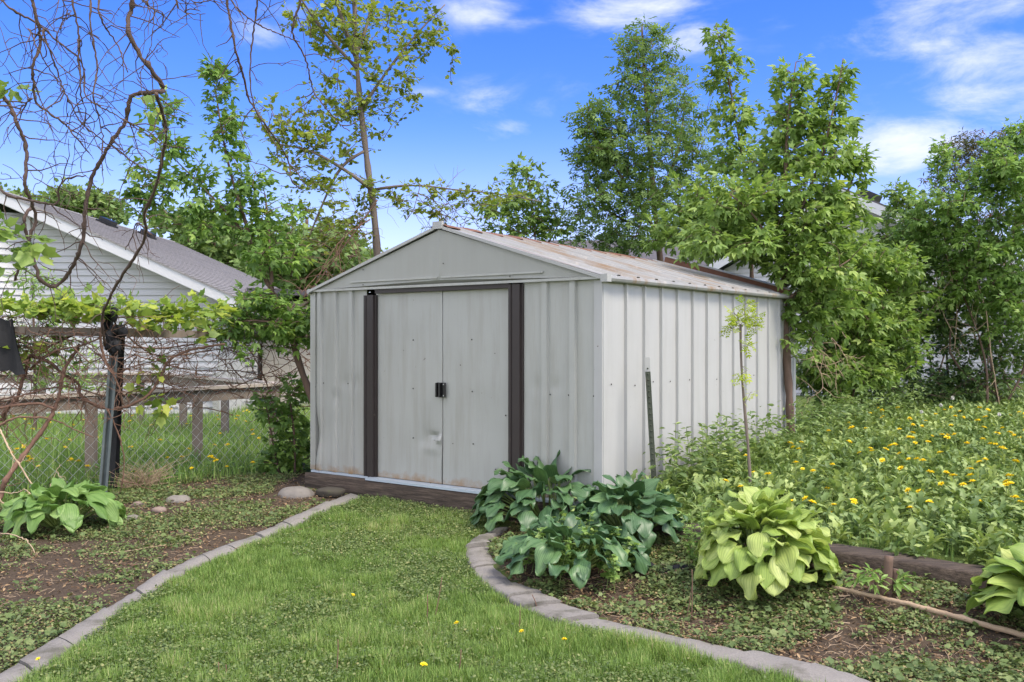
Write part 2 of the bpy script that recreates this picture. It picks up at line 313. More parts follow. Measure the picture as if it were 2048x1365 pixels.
for i in range(7):
    for k in (0, 1): a = 3*i+k; _dt += [(a, a+1, a+4), (a, a+4, a+3)]
T_DAND = tmpl(_dv, _dt)

def leaf_axes(fwd, up, rr):
    fwd = nrm(fwd); up = up-fwd*(up*fwd).sum(-1, keepdims=True); up = nrm(up); return np.cross(fwd, up), fwd, up
def frames(n, tilt=.5, droop=.3, R=rng):
    a = R.uniform(0, 2*math.pi, n); f = np.stack([np.cos(a), np.sin(a), R.normal(-droop, .35, n)], 1)
    u = np.array([0, 0, 1.])+R.normal(0, tilt, (n, 3)); return leaf_axes(f, u, R)

# ------------------------------------------------------------------ branching plants
def dense(p, step=.12):
    p = np.asarray(p, float); n = max(2, int(np.linalg.norm(np.diff(p, axis=0), axis=1).sum()/step)); return smoothpath(p, n)
def grow(stems, clusters, seed=0, leaf=T_MAPLE, size=.1, per=11, spread=.04, sag=.12, maxseg=.9, rtwig=.004, droop=.35, tilt=.45, shell=.0, two=None):
    """stems: [(points, r0, r1)] in world coordinates; clusters: [(px,py,rpx,rpy,Y,dY,n)].  -> wood G, leaf G"""
    R = np.random.default_rng(seed); wood, lf = G(), G(); nodes = []
    for pts, r0, r1 in stems:
        q = dense(pts); wood.tubes(q, np.linspace(r0, r1, len(q))*(1+.12*R.normal(size=len(q))), 7); nodes.append(q[int(len(q)*.12):])
    nodes = np.concatenate(nodes); tg = []
    for px, py, rx, ry, Y, dY, n in clusters:
        v = nrm(R.normal(size=(n, 3)))*(R.uniform(shell, 1, (n, 1))**.5)
        yy = Y+v[:, 1]*dY; tg.append(np.stack([(px+v[:, 0]*rx-1024)/F*Y+0*yy, yy, CZ-(py-v[:, 2]*ry-683)/F*Y], 1))
    tg = np.concatenate(tg)
    tg = tg[tg[:, 2] > gz(tg[:, 0], tg[:, 1])+.03]
    d0 = np.array([np.min(np.linalg.norm(nodes-p, axis=1)) for p in tg]); tg = tg[np.argsort(d0)]
    buf = np.zeros((len(nodes)+len(tg)*6, 3)); k = len(nodes); buf[:k] = nodes; paths, rads = [], []
    for p in tg:
        dv = buf[:k]-p; c = np.sqrt((dv*dv).sum(1))+.8*np.maximum(0, dv[:, 2]); a = buf[np.argmin(c)]; L = np.linalg.norm(p-a)
        if L < .02: continue
        mid = a+(p-a)*.5+np.array([0, 0, sag*L])+R.normal(0, .06*L, 3); tt = np.linspace(0, 1, 6)[:, None]
        q = (1-tt)**2*a+2*tt*(1-tt)*mid+tt*tt*p; paths.append(q); rads.append(np.linspace(rtwig*(1+min(L, 2)*1.3), rtwig*.45, 6)); buf[k:k+4] = q[2:]; k += 4
    Q = np.array(paths); wood.tubes(Q, np.array(rads), 4, cap=False)
    n = len(Q); L = np.linalg.norm(Q[:, -1]-Q[:, 0], axis=1)
    t0 = np.clip(1-.55/np.maximum(L, .01), .12, .6)
    tt = (t0[:, None]+(1-t0[:, None])*np.linspace(0, 1, per)[None]+R.normal(0, .03, (n, per))).clip(0, .999)
    i = (tt*5).astype(int); f = (tt*5-i)[..., None]; ar = np.arange(n)[:, None]
    pos = Q[ar, i]*(1-f)+Q[ar, i+1]*f; td = nrm(Q[ar, i+1]-Q[ar, i])
    side = nrm(np.cross(td, np.array([0, 0, 1.])+R.normal(0, .5, td.shape)))*np.where(np.arange(per) % 2, 1, -1)[None, :, None]
    fwd = nrm(.6*td+side+R.normal(0, .35, td.shape)+np.array([0, 0, -droop])); pos = pos+fwd*spread*R.uniform(.5, 1.5, pos.shape[:2])[..., None]
    fl = lambda a: a.reshape(-1, 3)
    X, Yx, Z = leaf_axes(fl(fwd), np.array([0, 0, 1.])+R.normal(0, tilt, (n*per, 3)), R)
    sc = size*R.uniform(.6, 1.2, n*per); sc = np.stack([sc*R.uniform(.5, .95, n*per), sc], 1); rv = np.clip(np.repeat(R.beta(2, 2.2, n), per)*.6+R.uniform(0, .45, n*per), 0, 1)
    keep = R.uniform(size=n*per) > .08
    lf.scatter(*leaf, fl(pos)[keep], X[keep], Yx[keep], Z[keep], sc[keep], rv[keep])
    return wood, lf
def plant(name, base, label, cat, stems, clusters, leafm, barkm='bark', group=None, parts=('trunk', 'crown'), **k):
    root = empty(name, base); w, l = grow(stems, clusters, **k)
    toworld(w.build(parts[0], M[barkm]), root); toworld(l.build(parts[1], M[leafm]), root)
    tag(root, label, cat, group); return root
def PP(pts, Y, Y1=None):
    Y1 = Y if Y1 is None else Y1; n = len(pts); return np.array([P(p[0], p[1], Y+(Y1-Y)*i/max(1, n-1)) for i, p in enumerate(pts)])
#@@PART2

# ------------------------------------------------------------------ the shed
def metal(name, col, dirt=(.21, .20, .155), rust=None, amount=.5, rough=.42):
    m, t, b, o = newmat(name); v = objvec(t); vs_ = objvec(t, (5, 5, .45))
    c = mixc(t, noise(t, 2.2, 5, .6, v), tuple(x*.93 for x in col), tuple(x*1.04 for x in col))
    st = ramp(t, [(.45, (0, 0, 0)), (.8, (1, 1, 1))]); t.links.new(noise(t, 2.5, 6, .65, vs_), st.inputs[0])
    f = t.nodes.new('ShaderNodeMath'); f.operation = 'MULTIPLY'; f.inputs[1].default_value = amount; t.links.new(st.outputs[0], f.inputs[0]); c = mixc(t, f.outputs[0], c, dirt)
    sp = ramp(t, [(.775, (0, 0, 0)), (.79, (1, 1, 1))]); t.links.new(noise(t, 26, 2, .5, v), sp.inputs[0]); c = mixc(t, sp.outputs[0], c, (.12, .10, .08))
    # grime splashed up from the ground along the foot of the sheet
    cz = t.nodes.new('ShaderNodeTexCoord'); sz = t.nodes.new('ShaderNodeSeparateXYZ'); t.links.new(cz.outputs['Object'], sz.inputs[0])
    mr = t.nodes.new('ShaderNodeMapRange'); mr.inputs['From Min'].default_value = .16; mr.inputs['From Max'].default_value = -.01; t.links.new(sz.outputs[2], mr.inputs['Value'])
    mm = t.nodes.new('ShaderNodeMath'); mm.operation = 'MULTIPLY'; t.links.new(mr.outputs[0], mm.inputs[0]); t.links.new(noise(t, 9, 7, .7, v), mm.inputs[1])
    rr = ramp(t, [(.30, (0, 0, 0)), (.55, (1, 1, 1))]); t.links.new(mm.outputs[0], rr.inputs[0]); c = mixc(t, rr.outputs[0], c, rust or (.26, .17, .09))
    t.links.new(c, b.inputs['Base Color']); b.inputs['Roughness'].default_value = rough; b.inputs['Specular IOR Level'].default_value = .45
    bump(t, b, noise(t, 3.2, 3, .5, v), .25, .02); return m
M['shed'] = metal('sage_painted_steel', (.338, .341, .306)); M['shed_side'] = metal('sunlit_tone_steel', (.376, .374, .354), amount=.22)  # same steel twice: side colour lightened to paint in the sun on it
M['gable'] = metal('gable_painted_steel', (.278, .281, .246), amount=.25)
M['brown'] = plain('brown_enamel', (.026, .019, .0165), .5, .2, 6, bumps=.05, dirt=(14, .68, (.11, .09, .07)))
M['black'] = plain('black_plastic', (.006, .006, .0065), .35, .2, 10, bumps=0)
M['screw'] = plain('screw_head', (.04, .035, .03), .5, .3, 20, metal=.5, bumps=0)
M['sill'] = plain('galvanised_sill', (.42, .48, .53), .45, .15, 6, metal=.3, bumps=.1, dirt=(9, .6, (.25, .2, .15)))
m, t, b, o = newmat('rusty_roof'); v = objvec(t)
vs_ = objvec(t, (.7, 7, 1)); base = mixc(t, noise(t, 3, 6, .6, v), (.19, .19, .175), (.34, .335, .31))
r1 = ramp(t, [(.49, (0, 0, 0)), (.64, (1, 1, 1))]); t.links.new(noise(t, 1.3, 8, .68, vs_), r1.inputs[0])
rust = mixc(t, noise(t, 9, 6, .6, v), (.17, .098, .045), (.27, .205, .125)); c = mixc(t, r1.outputs[0], base, rust)
r2 = ramp(t, [(.60, (0, 0, 0)), (.70, (1, 1, 1))]); t.links.new(noise(t, 7, 5, .6, v), r2.inputs[0]); c = mixc(t, r2.outputs[0], c, (.36, .33, .29))
t.links.new(c, b.inputs['Base Color']); b.inputs['Roughness'].default_value = .5; bump(t, b, noise(t, 5, 4, .5, v), .3, .02); M['roof'] = m
M['rust'] = plain('rust', (.15, .07, .04), .85, .45, 9, bumps=.3, sc=(1, 1, 1), dirt=(12, .6, (.26, .16, .10)))
M['trim'] = plain('pale_trim', (.33, .33, .305), .45, .1, 6, bumps=.05, dirt=(16, .66, (.35, .22, .12)))
m, t, b, o = newmat('old_timber'); v = objvec(t, (1.2, 9, 12)); n = noise(t, 4, 8, .68, v)
cr = ramp(t, [(.25, (.014, .010, .007)), (.5, (.060, .043, .030)), (.72, (.13, .097, .07)), (.9, (.06, .062, .036))]); t.links.new(n, cr.inputs[0]); t.links.new(cr.outputs[0], b.inputs['Base Color'])
b.inputs['Roughness'].default_value = .92; bump(t, b, n, .8, .02); M['timber'] = m

HW, HH, RISE, SL = 1.511, 1.63, .455, 3.9
shed = empty('garden_shed', (CL0[0]*.5+CR0[0]*.5, CL0[1]*.5+CR0[1]*.5, .235), math.atan2(U[1], U[0]))
tag(shed, 'pale grey metal garden shed with brown door frame and rusty gabled roof', 'shed')
def sx_(px):                               # photo column -> position along the front wall
    u = (px-1024)/F; return (u*CL0[1]-CL0[0])/(U[0]-u*U[1])-HW
def profile(x0, x1, ribs, h=.024, w=.020, sl=.010):
    pts = [(x0, 0)]
    for r in ribs:
        pts += [(r-w-sl, 0), (r-w, -h), (r+w, -h), (r+w+sl, 0)]
    pts += [(x1, 0)]; out = []
    for (a, c), (e, f) in zip(pts[:-1], pts[1:]):
        n = 1 if abs(e-a) < .045 else max(2, int(abs(e-a)/.03))
        out += [(a+(e-a)*i/n, c+(f-c)*i/n) for i in range(n)]
    return np.array(out+[pts[-1]])
def sheet(prof, z0, z1, rows, dents=(), wob=.002, seed=1):
    z = np.linspace(z0, z1, rows); A = np.zeros((rows, len(prof), 3)); A[..., 0] = prof[None, :, 0]; A[..., 2] = z[:, None]; A[..., 1] = prof[None, :, 1]
    A[..., 1] += wob*2*(fbm(A[..., 0]*3.1, A[..., 2]*2.3, seed)-.5)
    for dx, dz, sx2, sz2, dp in dents: A[..., 1] += dp*np.exp(-((A[..., 0]-dx)/sx2)**2-((A[..., 2]-dz)/sz2)**2)
    return A
JL0, JL1, JR0, JR1, SEAM = sx_(732), sx_(754), sx_(1021), sx_(1048), sx_(883)
# wall panels (one part each side of the door, the long side, rear and far side)
g = G(); A = sheet(profile(-HW, JL0+.01, [sx_(640)+.01, sx_(672), sx_(704)]), 0, HH, 60, [(sx_(690), .80, .05, .05, .010), (sx_(672), .66, .04, .05, .012), (-HW, .30, .07, .16, .045), (-HW+.1, .1, .1, .2, -.02), (sx_(712), .80, .05, .06, .01)], seed=2)
g.grid(A); g.build('wall_panel', M['shed'], shed, sharp=14)
g = G(); g.grid(sheet(profile(JR1-.01, HW-.03, [sx_(1091), sx_(1147)], w=.024), 0, HH, 50, [(sx_(1075), .83, .05, .06, .008), (sx_(1110), .83, .05, .05, .008)], seed=3)); g.build('wall_panel', M['shed'], shed, sharp=14)
side = profile(0.03, SL, [.325+.281*i for i in range(13)], h=.022, w=.008, sl=.006)
g = G(); A = sheet(side, -.03, HH, 40, [(3.55, .75, .06, .3, .02)], seed=5); g.grid(np.stack([HW-A[..., 1], A[..., 0], A[..., 2]], -1)); o = g.build('wall_panel', M['shed_side'], shed, sharp=14); o['label'] = 'long side wall with upright ribs, colour lightened for the sun side'
g = G(); A = sheet(side, 0, HH, 8, seed=6); g.grid(np.stack([-HW+A[..., 1], A[..., 0], A[..., 2]], -1)[:, ::-1]); g.build('wall_panel', M['shed'], shed, sharp=14)
g = G(); A = sheet(profile(-HW, HW, [-1.2+.3*i for i in range(9)]), 0, HH, 8, seed=7); A[..., 1] = SL-A[..., 1]; g.grid(A[:, ::-1]); g.add([[-HW, SL, HH], [HW, SL, HH], [0, SL, HH+RISE]], [[0, 2, 1]]); g.build('rear_wall', M['shed'], shed, sharp=14)
# corner posts
for cx, cy, w in ((HW, 0, .03), (-HW, 0, .0), (HW-.002, SL, .03)):
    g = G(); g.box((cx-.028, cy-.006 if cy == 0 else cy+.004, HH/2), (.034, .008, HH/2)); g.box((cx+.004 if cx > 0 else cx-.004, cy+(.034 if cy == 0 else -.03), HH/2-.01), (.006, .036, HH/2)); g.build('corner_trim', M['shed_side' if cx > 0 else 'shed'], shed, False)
# gable above the doors: folded sheets with a centre seam and pressed lower edge
g = G(); n = 61; xs_ = np.linspace(-HW-.02, HW+.02, n); rows = 14; A = np.zeros((rows, n, 3)); A[..., 0] = xs_
top = HH+RISE*(1-np.abs(xs_)/(HW+.02))-.012; zz = np.linspace(0, 1, rows)[:, None]; A[..., 2] = (HH-.005)+(np.maximum(top, HH+.004)-HH)*zz
A[..., 1] = -.032-.010*np.exp(-((A[..., 0])/.015)**2)+.004*(fbm(A[..., 0]*2, A[..., 2]*3, 8)-.5); A[0, :, 1] = -.004; A[1, :, 1] = -.036
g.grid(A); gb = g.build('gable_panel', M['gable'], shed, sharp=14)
g = G(); g.box((0, -.040, HH-.012), (HW+.01, .006, .010)); g.box((-.52, -.040, HH+.050), (.50, .005, .007)); g.box((.52, -.040, HH+.050), (.50, .005, .007)); g.build('gable_lip', M['shed'], gb, False)
# door opening: brown posts with a fluted face, header, sill
for x0, x1 in ((JL0, JL1), (JR0, JR1)):
    g = G(); pr = [(x0, .0), (x0, -.030), (x0+.022, -.030), (x0+.026, -.022), (x0+.036, -.022), (x0+.040, -.030), (x1-.022, -.030), (x1-.018, -.012), (x1, -.012), (x1, .01)]
    z = np.linspace(-.025, HH-.07 if x0 < 0 else HH-.03, 24); A = np.array([[(x, y, zz) for x, y in pr] for zz in z]); A[..., 0] += .006*(fbm(A[..., 2]*1.5, A[..., 2]*0, 4)-.5)[..., ]*0; g.grid(A)
    g.quad(*[(pr[i][0], pr[i][1], -.025) for i in (0, 1, 8, 9)]); g.build('door_post', M['brown'], shed, False)
g = G(); g.box(((JL1+JR0)/2, -.014, HH-.040), ((JR0-JL1)/2, .014, .018)); g.build('door_header', M['brown'], shed, False)
g = G(); g.box(((JL0+HW)/2+.05, -.035, -.014), ((HW-JL0)/2-.03, .055, .010)); g.box((-HW+.33, -.012, -.012), (.36, .022, .009)); g.build('sill', M['sill'], shed, False)
DT = HH-.052
for k, (x0, x1) in enumerate(((JL1-.02, SEAM-.003), (SEAM+.003, JR0+.02))):
    dn = [(SEAM-.09, .39, .05, .025, .028), (SEAM-.03, .36, .035, .03, -.030), (SEAM-.18, .34, .09, .10, .012), (SEAM-.12, .28, .10, .04, -.01)] if k == 0 else [(sx_(970), .5, .12, .2, .006), (sx_(925), 1.1, .1, .2, -.004)]
    px_ = np.linspace(x0, x1, 46); A = sheet(np.stack([px_, 0*px_], 1), .0, DT, 90, dn, .003, 11+k); A[..., 1] += .012+(.004 if k else 0)
    if k == 0: A[..., 0] -= (.010*np.exp(-((A[..., 2]-.1)/.25)**2))*(A[..., 0] > SEAM-.05)*1
    g = G(); g.grid(A); E = A[:, -1 if k == 0 else 0]; B = E.copy(); B[:, 1] += .03; g.grid(np.stack([E, B], 1) if k == 0 else np.stack([B, E], 1))
    d = g.build('door', M['shed'], shed, sharp=14)
    if k == 0: d['label'] = 'left door leaf with a creased dent near its foot'
    if k == 1:
        hz_ = 1.4-.235-(781-683)/F*7.66
        g = G(); g.box((SEAM+.002, -.006, hz_), (.042, .006, .060)); g.box((SEAM+.0, -.02, hz_), (.010, .012, .056)); g.box((SEAM-.034, -.018, hz_), (.007, .014, .058)); h = g.build('handle', M['black'], d, False)
        for q in (-1, 1):
            g = G(); g.box((SEAM+.032, -.013, hz_+q*.046), (.005, .002, .005)); g.build('screw', M['trim'], h, False)
g = G(); g.box((0, .10, HH/2), (HW*.6, .004, HH/2-.02)); g.build('door_backing', M['black'], shed, False)
# screws and rivets, shared mesh
sv = [(math.cos(a)*r, -hh, math.sin(a)*r) for r, hh in ((1., 0), (.7, .5)) for a in np.linspace(0, 2*math.pi, 7)[:-1]]+[(0, -.7, 0)]
stt = [(i, (i+1) % 6, 6+(i+1) % 6) for i in range(6)]+[(i, 6+(i+1) % 6, 6+i) for i in range(6)]+[(6+i, 6+(i+1) % 6, 12) for i in range(6)]
g = G(); g.add(np.array(sv)*.0065, stt); scr = None
def zf(px, py):
    s = sx_(px)+HW; return CZ-.235-(py-683)/F*(CL0[1]+U[1]*s)
spots = [(sx_(a), -.006, zf(a, c), 0) for a, c in [(636,767),(648,767),(675,768),(697,768),(1024,785),(1045,786),(1101,790),(1138,791),(1188,793),(1093,826),(1204,794)]]
spots += [(sx_(a), .008, zf(a, c), 0) for a, c in [(825,681),(825,778),(825,877),(942,680),(943,784),(945,889),(1010,832),(990,940),(770,960),(860,968)]]
spots += [(x, -.048, z, 0) for x, z in ((-1.28, HH+.05), (-.86, HH+.02), (-.86, HH+.15), (.72, HH+.23), (.72, HH+.03), (.05, HH+.16))]
spots += [(HW+.004, y, .84+.012*math.sin(y*9), 1) for y in (.12, .47, .76, 1.05, 1.40, 1.94, 2.5, 2.78)]+[(HW+.004, .9, 1.2, 1), (HW+.004, 1.5, .3, 1)]
for x, y, z, sd2 in spots:
    if scr is None: o = scr = g.build('screw', M['screw'], shed)
    else: o = scr.copy(); COL.objects.link(o); o.parent = shed
    o.location = (x, y, z); o.rotation_euler = (0, 0, math.pi/2 if sd2 else 0)
# roof: two ribbed slopes, ridge cap, eave and rake trims
rx = np.linspace(0, 1, 16); OV, OF = .055, .045
yy_ = [-OF]
for i in range(14):
    c = .14+.29*i; yy_ += [c-.06, c-.034, c-.020, c+.020, c+.034, c+.06]
    for e in (.10, .145, .19): yy_ += [c+e]
yy_ = np.array([y for y in sorted(yy_) if y < SL]+[SL+.02])
hy = np.array([.020 if min(abs(((y-.14+.145) % .29)-.145), 9) < .022 else (.004 if abs(((y-.14) % .29)-.145) < .02 else 0) for y in yy_])
def roofz(x): return HH+.012+RISE*(1-np.abs(x)/HW)
for sg in (1, -1):
    A = np.zeros((len(yy_), len(rx), 3)); A[..., 0] = sg*rx*(HW+OV); A[..., 1] = yy_[:, None]; A[..., 2] = roofz(A[..., 0])+hy[:, None]+.012*(fbm(A[..., 0]*1.2, A[..., 1]*1.4, 21)-.5)
    A[..., 2] -= .05*np.clip(A[..., 1]/SL, 0, 1)*(1-rx[None])
    # the last sheet at the back has lifted
    lift = smooth((A[..., 1]-3.3)/.6)*(sg > 0); A[..., 2] += .015*lift*(1-rx[None])
    g = G(); g.grid(A if sg < 0 else A[:, ::-1]); r = g.build('roof_slope', M['roof'], shed, sharp=14)
    g = G(); x1 = sg*(HW+OV); q = np.array([(x1, y, roofz(x1)-.012) for y in np.linspace(-OF, SL+.02, 30)]); q[:, 2] += .006*(fbm(q[:, 1]*2, q[:, 1]*0, 5)-.5); g.tubes(q, np.full(30, .024), 8); g.build('eave_trim', M['roof'], shed, sharp=14)
    g = G(); a = np.array([sg*.01, -OF-.006, roofz(0)+.004]); c = np.array([x1, -OF-.006, roofz(x1)-.004]); ax = nrm(c-a); zx = np.cross(ax, [0, 1, 0]); zx = zx*np.sign(zx[2])
    g.box((a+c)/2-zx*.012, (np.linalg.norm(c-a)/2, .008, .012), [ax, [0, 1, 0], zx]); g.build('rake_trim', M['trim'], shed, False)
    if sg > 0:
        a = np.array([.0, SL-.01, roofz(0)-.012]); c = np.array([HW+OV, SL-.33, roofz(HW+OV)+.015]); ax = nrm(c-a); zx = np.cross(ax, nrm([.1, 1, 0])); zx = zx*np.sign(zx[2]); yx = np.cross(zx, ax)
        g = G(); g.box((a+c)/2, (np.linalg.norm(c-a)/2, .010, .045), [ax, yx, zx]); g.box((a+c)/2-yx*.05-zx*.03, (np.linalg.norm(c-a)/2, .045, .006), [ax, yx, zx]); o = g.build('rear_flashing', M['rust'], shed, False)
        g = G(); g.box((a+c)/2+zx*.052+yx*.03, (np.linalg.norm(c-a)/2, .05, .006), [ax, yx, zx]); g.build('flashing_edge', M['trim'], o, False)
g = G(); q = [(-.09, roofz(.09)+.018), (-.05, roofz(.05)+.020), (0, roofz(0)+.020), (.05, roofz(.05)+.020), (.09, roofz(.09)+.018), (.10, roofz(.10)+.012)]
A = np.array([[(x, y, z-.048*max(y, 0)/SL+.010*(vnoise(y*6, x*0, 3)-.5)) for x, z in q] for y in np.linspace(-OF-.01, 3.55, 40)]); g.grid(A[:, ::-1]); g.build('ridge_cap', M['rust'], shed)
g = G(); g.box((0, -OF-.010, roofz(0)+.004), (.05, .012, .03)); g.build('peak_cap', M['trim'], shed, False)
g = G(); g.box((HW+OV+.004, -OF-.004, roofz(HW+OV)-.012), (.028, .03, .028)); g.build('eave_cap', M['trim'], shed, False)
# foundation beams
def beam(a, c, h, w, seed, nseg=34):
    a, c = np.array(a, float), np.array(c, float); ax = nrm(c-a); yx = nrm(np.cross([0, 0, 1.], ax)); zx = np.cross(ax, yx); L = np.linalg.norm(c-a); g = G()
    sec = [(-1, -1), (-1, .0), (-1, .86), (-.86, 1), (0, 1), (.86, 1), (1, .86), (1, 0), (1, -1)]; A = np.zeros((nseg, len(sec), 3))
    for i, t_ in enumerate(np.linspace(0, L, nseg)):
        for j, (p, q) in enumerate(sec):
            k = 1+.10*(fbm(t_*4+j*7, j*3.3, seed)-.5); A[i, j] = a+ax*t_+yx*p*w*k+zx*q*h*(1+.14*(fbm(t_*5, j*5., seed+3)-.5))
    g.grid(A[:, ::-1]); n = len(sec)
    for row, rev in ((A[0], 0), (A[-1], 1)): g.add(row, [[0, i+1, i] if not rev else [0, i, i+1] for i in range(1, n-1)])
    return g
b1 = beam((-HW-.05, -.03, -.115), (HW-.2, -.03, -.115), .088, .06, 5); b1.build('foundation_beam', M['timber'], shed)
beam((HW-.05, .1, -.13), (HW-.05, SL, -.13), .09, .05, 8).build('foundation_beam', M['timber'], shed)

# ------------------------------------------------------------------ concrete edging, laid in cast slabs
m, t, b, o = newmat('edging_concrete'); v = objvec(t); n = noise(t, 7, 8, .65, v); c = mixc(t, n, (.115, .108, .092), (.255, .24, .21))
c = mixc(t, noise(t, 120, 3, .6, v), mixc(t, .5, c, (.1, .085, .07)), mixc(t, .3, c, (.5, .46, .42)))
rr = ramp(t, [(.50, (0, 0, 0)), (.64, (1, 1, 1))]); t.links.new(noise(t, 3.5, 7, .7, v), rr.inputs[0]); c = mixc(t, rr.outputs[0], c, (.10, .094, .07))
t.links.new(c, b.inputs['Base Color']); b.inputs['Roughness'].default_value = .9; bump(t, b, noise(t, 60, 5, .7, v), .5, .01); M['edging'] = m
def edging(name, A_, B_, cuts, label, seed):
    n = 150; a, c = smoothpath(A_, n), smoothpath(B_, n); mid = (a+c)/2; root = empty(name, (*mid[n//2], .03)); cr = np.r_[0, np.cumsum(np.linalg.norm(np.diff(mid, axis=0), axis=1))]; cr /= cr[-1]
    ks = [0]+[int(x*n) for x in cuts]+[n-1]; R = np.random.default_rng(seed)
    for k0, k1 in zip(ks[:-1], ks[1:]):
        dz, tl = R.normal(0, .007), R.normal(0, .008); I = np.arange(k0, k1+1); f = np.linspace(0, 1, len(I)); q = []
        pa, pc = a[I].copy(), c[I].copy(); gap = .006
        dirn = nrm(mid[I[-1]]-mid[I[0]]); pa[0] += dirn*gap; pc[0] += dirn*gap; pa[-1] -= dirn*gap; pc[-1] -= dirn*gap
        jit = .022*(vnoise(I*.6, I*0+seed, 3)-.5)[:, None]; w = nrm(pc-pa); pa = pa+w*jit; pc = pc+w*jit*.7
        zt = gz(mid[I, 0], mid[I, 1])+.022+dz+tl*f
        for off, zz in ((0, -.09), (0, -.012), (.08, 0), (.5, .004), (.92, 0), (1, -.012), (1, -.09)):
            pp = pa+(pc-pa)*off; z = zt+zz+.004*(vnoise(pp[:, 0]*30, pp[:, 1]*30, 5)-.5); q.append(np.c_[pp, z])
        A = np.stack(q, 1); g = G(); g.grid(A); n7 = 7
        for row in (A[0], A[-1]): g.add(row, [[0, i, i+1] for i in range(1, n7-1)])
        toworld(g.build('slab', M['edging']), root)
    return tag(root, label, 'edging', 'concrete garden edgings')
edging('concrete_edging', L_lawn, L_bed, (.09, .16, .27, .35, .42, .52, .59, .66, .74, .80, .9), 'long straight concrete edging running from the lower left corner to the shed', 3)
edging('concrete_edging', R_lawn, R_bed, (.07, .14, .21, .27, .36, .42, .47, .54, .60, .67, .74, .81, .88), 'curved concrete edging winding round the dark hostas to the lower right', 4)

# ------------------------------------------------------------------ lawn, ground cover, weeds (nobody could count these)
def sample_poly(poly, n, R=rng):
    poly = np.asarray(poly); lo, hi = poly.min(0), poly.max(0); out = []; k = 0
    while k < n:
        p = R.uniform(lo, hi, (n, 2)); p = p[inpoly(p[:, 0], p[:, 1], poly)]; out.append(p); k += len(p)
    return np.concatenate(out)[:n]
def vis(p, m=.12):                         # keep what stands inside the view plus a wide margin to the sides
    return (p[:, 1] > 2.9) & (np.abs(p[:, 0]) < p[:, 1]*(.543+m)+.5)
def inshed(p, m=0.):
    s, d = sd_(p[:, 0], p[:, 1]); return (s > -m) & (s < 3.02+m) & (d > -.1-m) & (d < SL+m)
def blades(g, p, h0, h1, w, rlo, rhi, lean=.35, R=rng, hmod=None, m=0, cmod=None):
    n = len(p); a = R.uniform(0, 2*math.pi, n); l = R.gamma(2, lean/2, n).clip(0, 1.3); f = np.stack([np.cos(a)*l, np.sin(a)*l, np.ones(n)], 1)
    u = np.stack([-np.cos(a), -np.sin(a), l+.01], 1); X, Y, Z = leaf_axes(f, u+R.normal(0, .1, (n, 3)), R)
    h = R.uniform(h0, h1, n); h = h*hmod if hmod is not None else h
    pos = np.c_[p, gz(p[:, 0], p[:, 1])-.006]; r = R.uniform(rlo, rhi, n)
    if cmod is not None: r = np.clip(r+cmod, 0, 1)
    g.scatter(*T_BLADE, pos, X, Y, -Z*1.0, np.stack([w*R.uniform(.6, 1.3, n), h], 1), r, m=m)
def discs(g, p, s0, s1, z0, z1, rlo, rhi, R=rng, tilt=.4, T=T_CLOV):
    n = len(p); X, Y, Z = frames(n, tilt, .1, R); sc = R.uniform(s0, s1, n); pos = np.c_[p, gz(p[:, 0], p[:, 1])+R.uniform(z0, z1, n)]
    g.scatter(*T, pos, X, Y, Z, sc, R.uniform(rlo, rhi, n))
p = sample_poly(lawn_poly, 420000); p = p[vis(p) & ~inshed(p, .0)]
nn = fbm(p[:, 0]*2.6, p[:, 1]*2.6, 31); n3 = fbm(p[:, 0]*.9, p[:, 1]*.9, 35); n9 = vnoise(p[:, 0]*11, p[:, 1]*11, 36); p0 = p
keep = rng.uniform(size=len(p)) < (.42+.85*nn)*(.55+.6*n9); hm = (.38+1.05*nn)*(.45+1.1*n9)
nearshed = smooth((sd_(p[:, 0], p[:, 1])[1]+.9)/.7)
keep &= rng.uniform(size=len(p)) > .75*nearshed
g = G(); blades(g, p[keep], .030, .075, .0036, .02, .80, .70, hmod=hm[keep], cmod=(.5*(n3-.45)+.35*(n9-.5)+.3*(nn-.5))[keep]); 
k2 = rng.uniform(size=len(p)) < .05; blades(g, p[k2], .02, .05, .0035, .80, 1.0, .9)
tag(g.build('lawn_grass', M['grass'], smooth_=False), 'short mown grass of the lawn between the two edgings', 'grass', kind='stuff')
g = G(); q = sample_poly(lawn_poly, 120000); q = q[vis(q) & ~inshed(q)]; w = fbm(q[:, 0]*1.9+4, q[:, 1]*1.9, 41)+.35*smooth((sd_(q[:, 0], q[:, 1])[1]+1.0)/.8); q = q[rng.uniform(size=len(q)) < smooth((w-.37)/.28)]
discs(g, q, .005, .016, .010, .042, .0, .9)
tag(g.build('clover', M['cover']), 'low clover and creeping leaves growing through the lawn', 'clover', kind='stuff')
g = G()
for poly, n, bare in ((bedL_poly, 150000, .34), (bedR_poly, 160000, .37)):
    q = sample_poly(poly, n); q = q[vis(q) & ~inshed(q)]; w = fbm(q[:, 0]*2.1, q[:, 1]*2.1, 51)*.75+.25*vnoise(q[:, 0]*8, q[:, 1]*8, 55)
    if poly is bedL_poly: w = w-.12*smooth((q[:, 1]-6.2)/1.2)*smooth((q[:, 0]+3.0)/.8)
    q = q[rng.uniform(size=len(q)) < smooth((w-bare)/.22)]; discs(g, q, .005, .017, .004, .030, .0, 1.)
    k = rng.uniform(size=len(q)) < .06; discs(g, q[k], .015, .045, .015, .05, .1, .7, T=T_MAPLE)
tag(g.build('creeping_ground_cover', M['cover']), 'creeping low leaves spread over the bare soil of the beds', 'ground cover', kind='stuff')
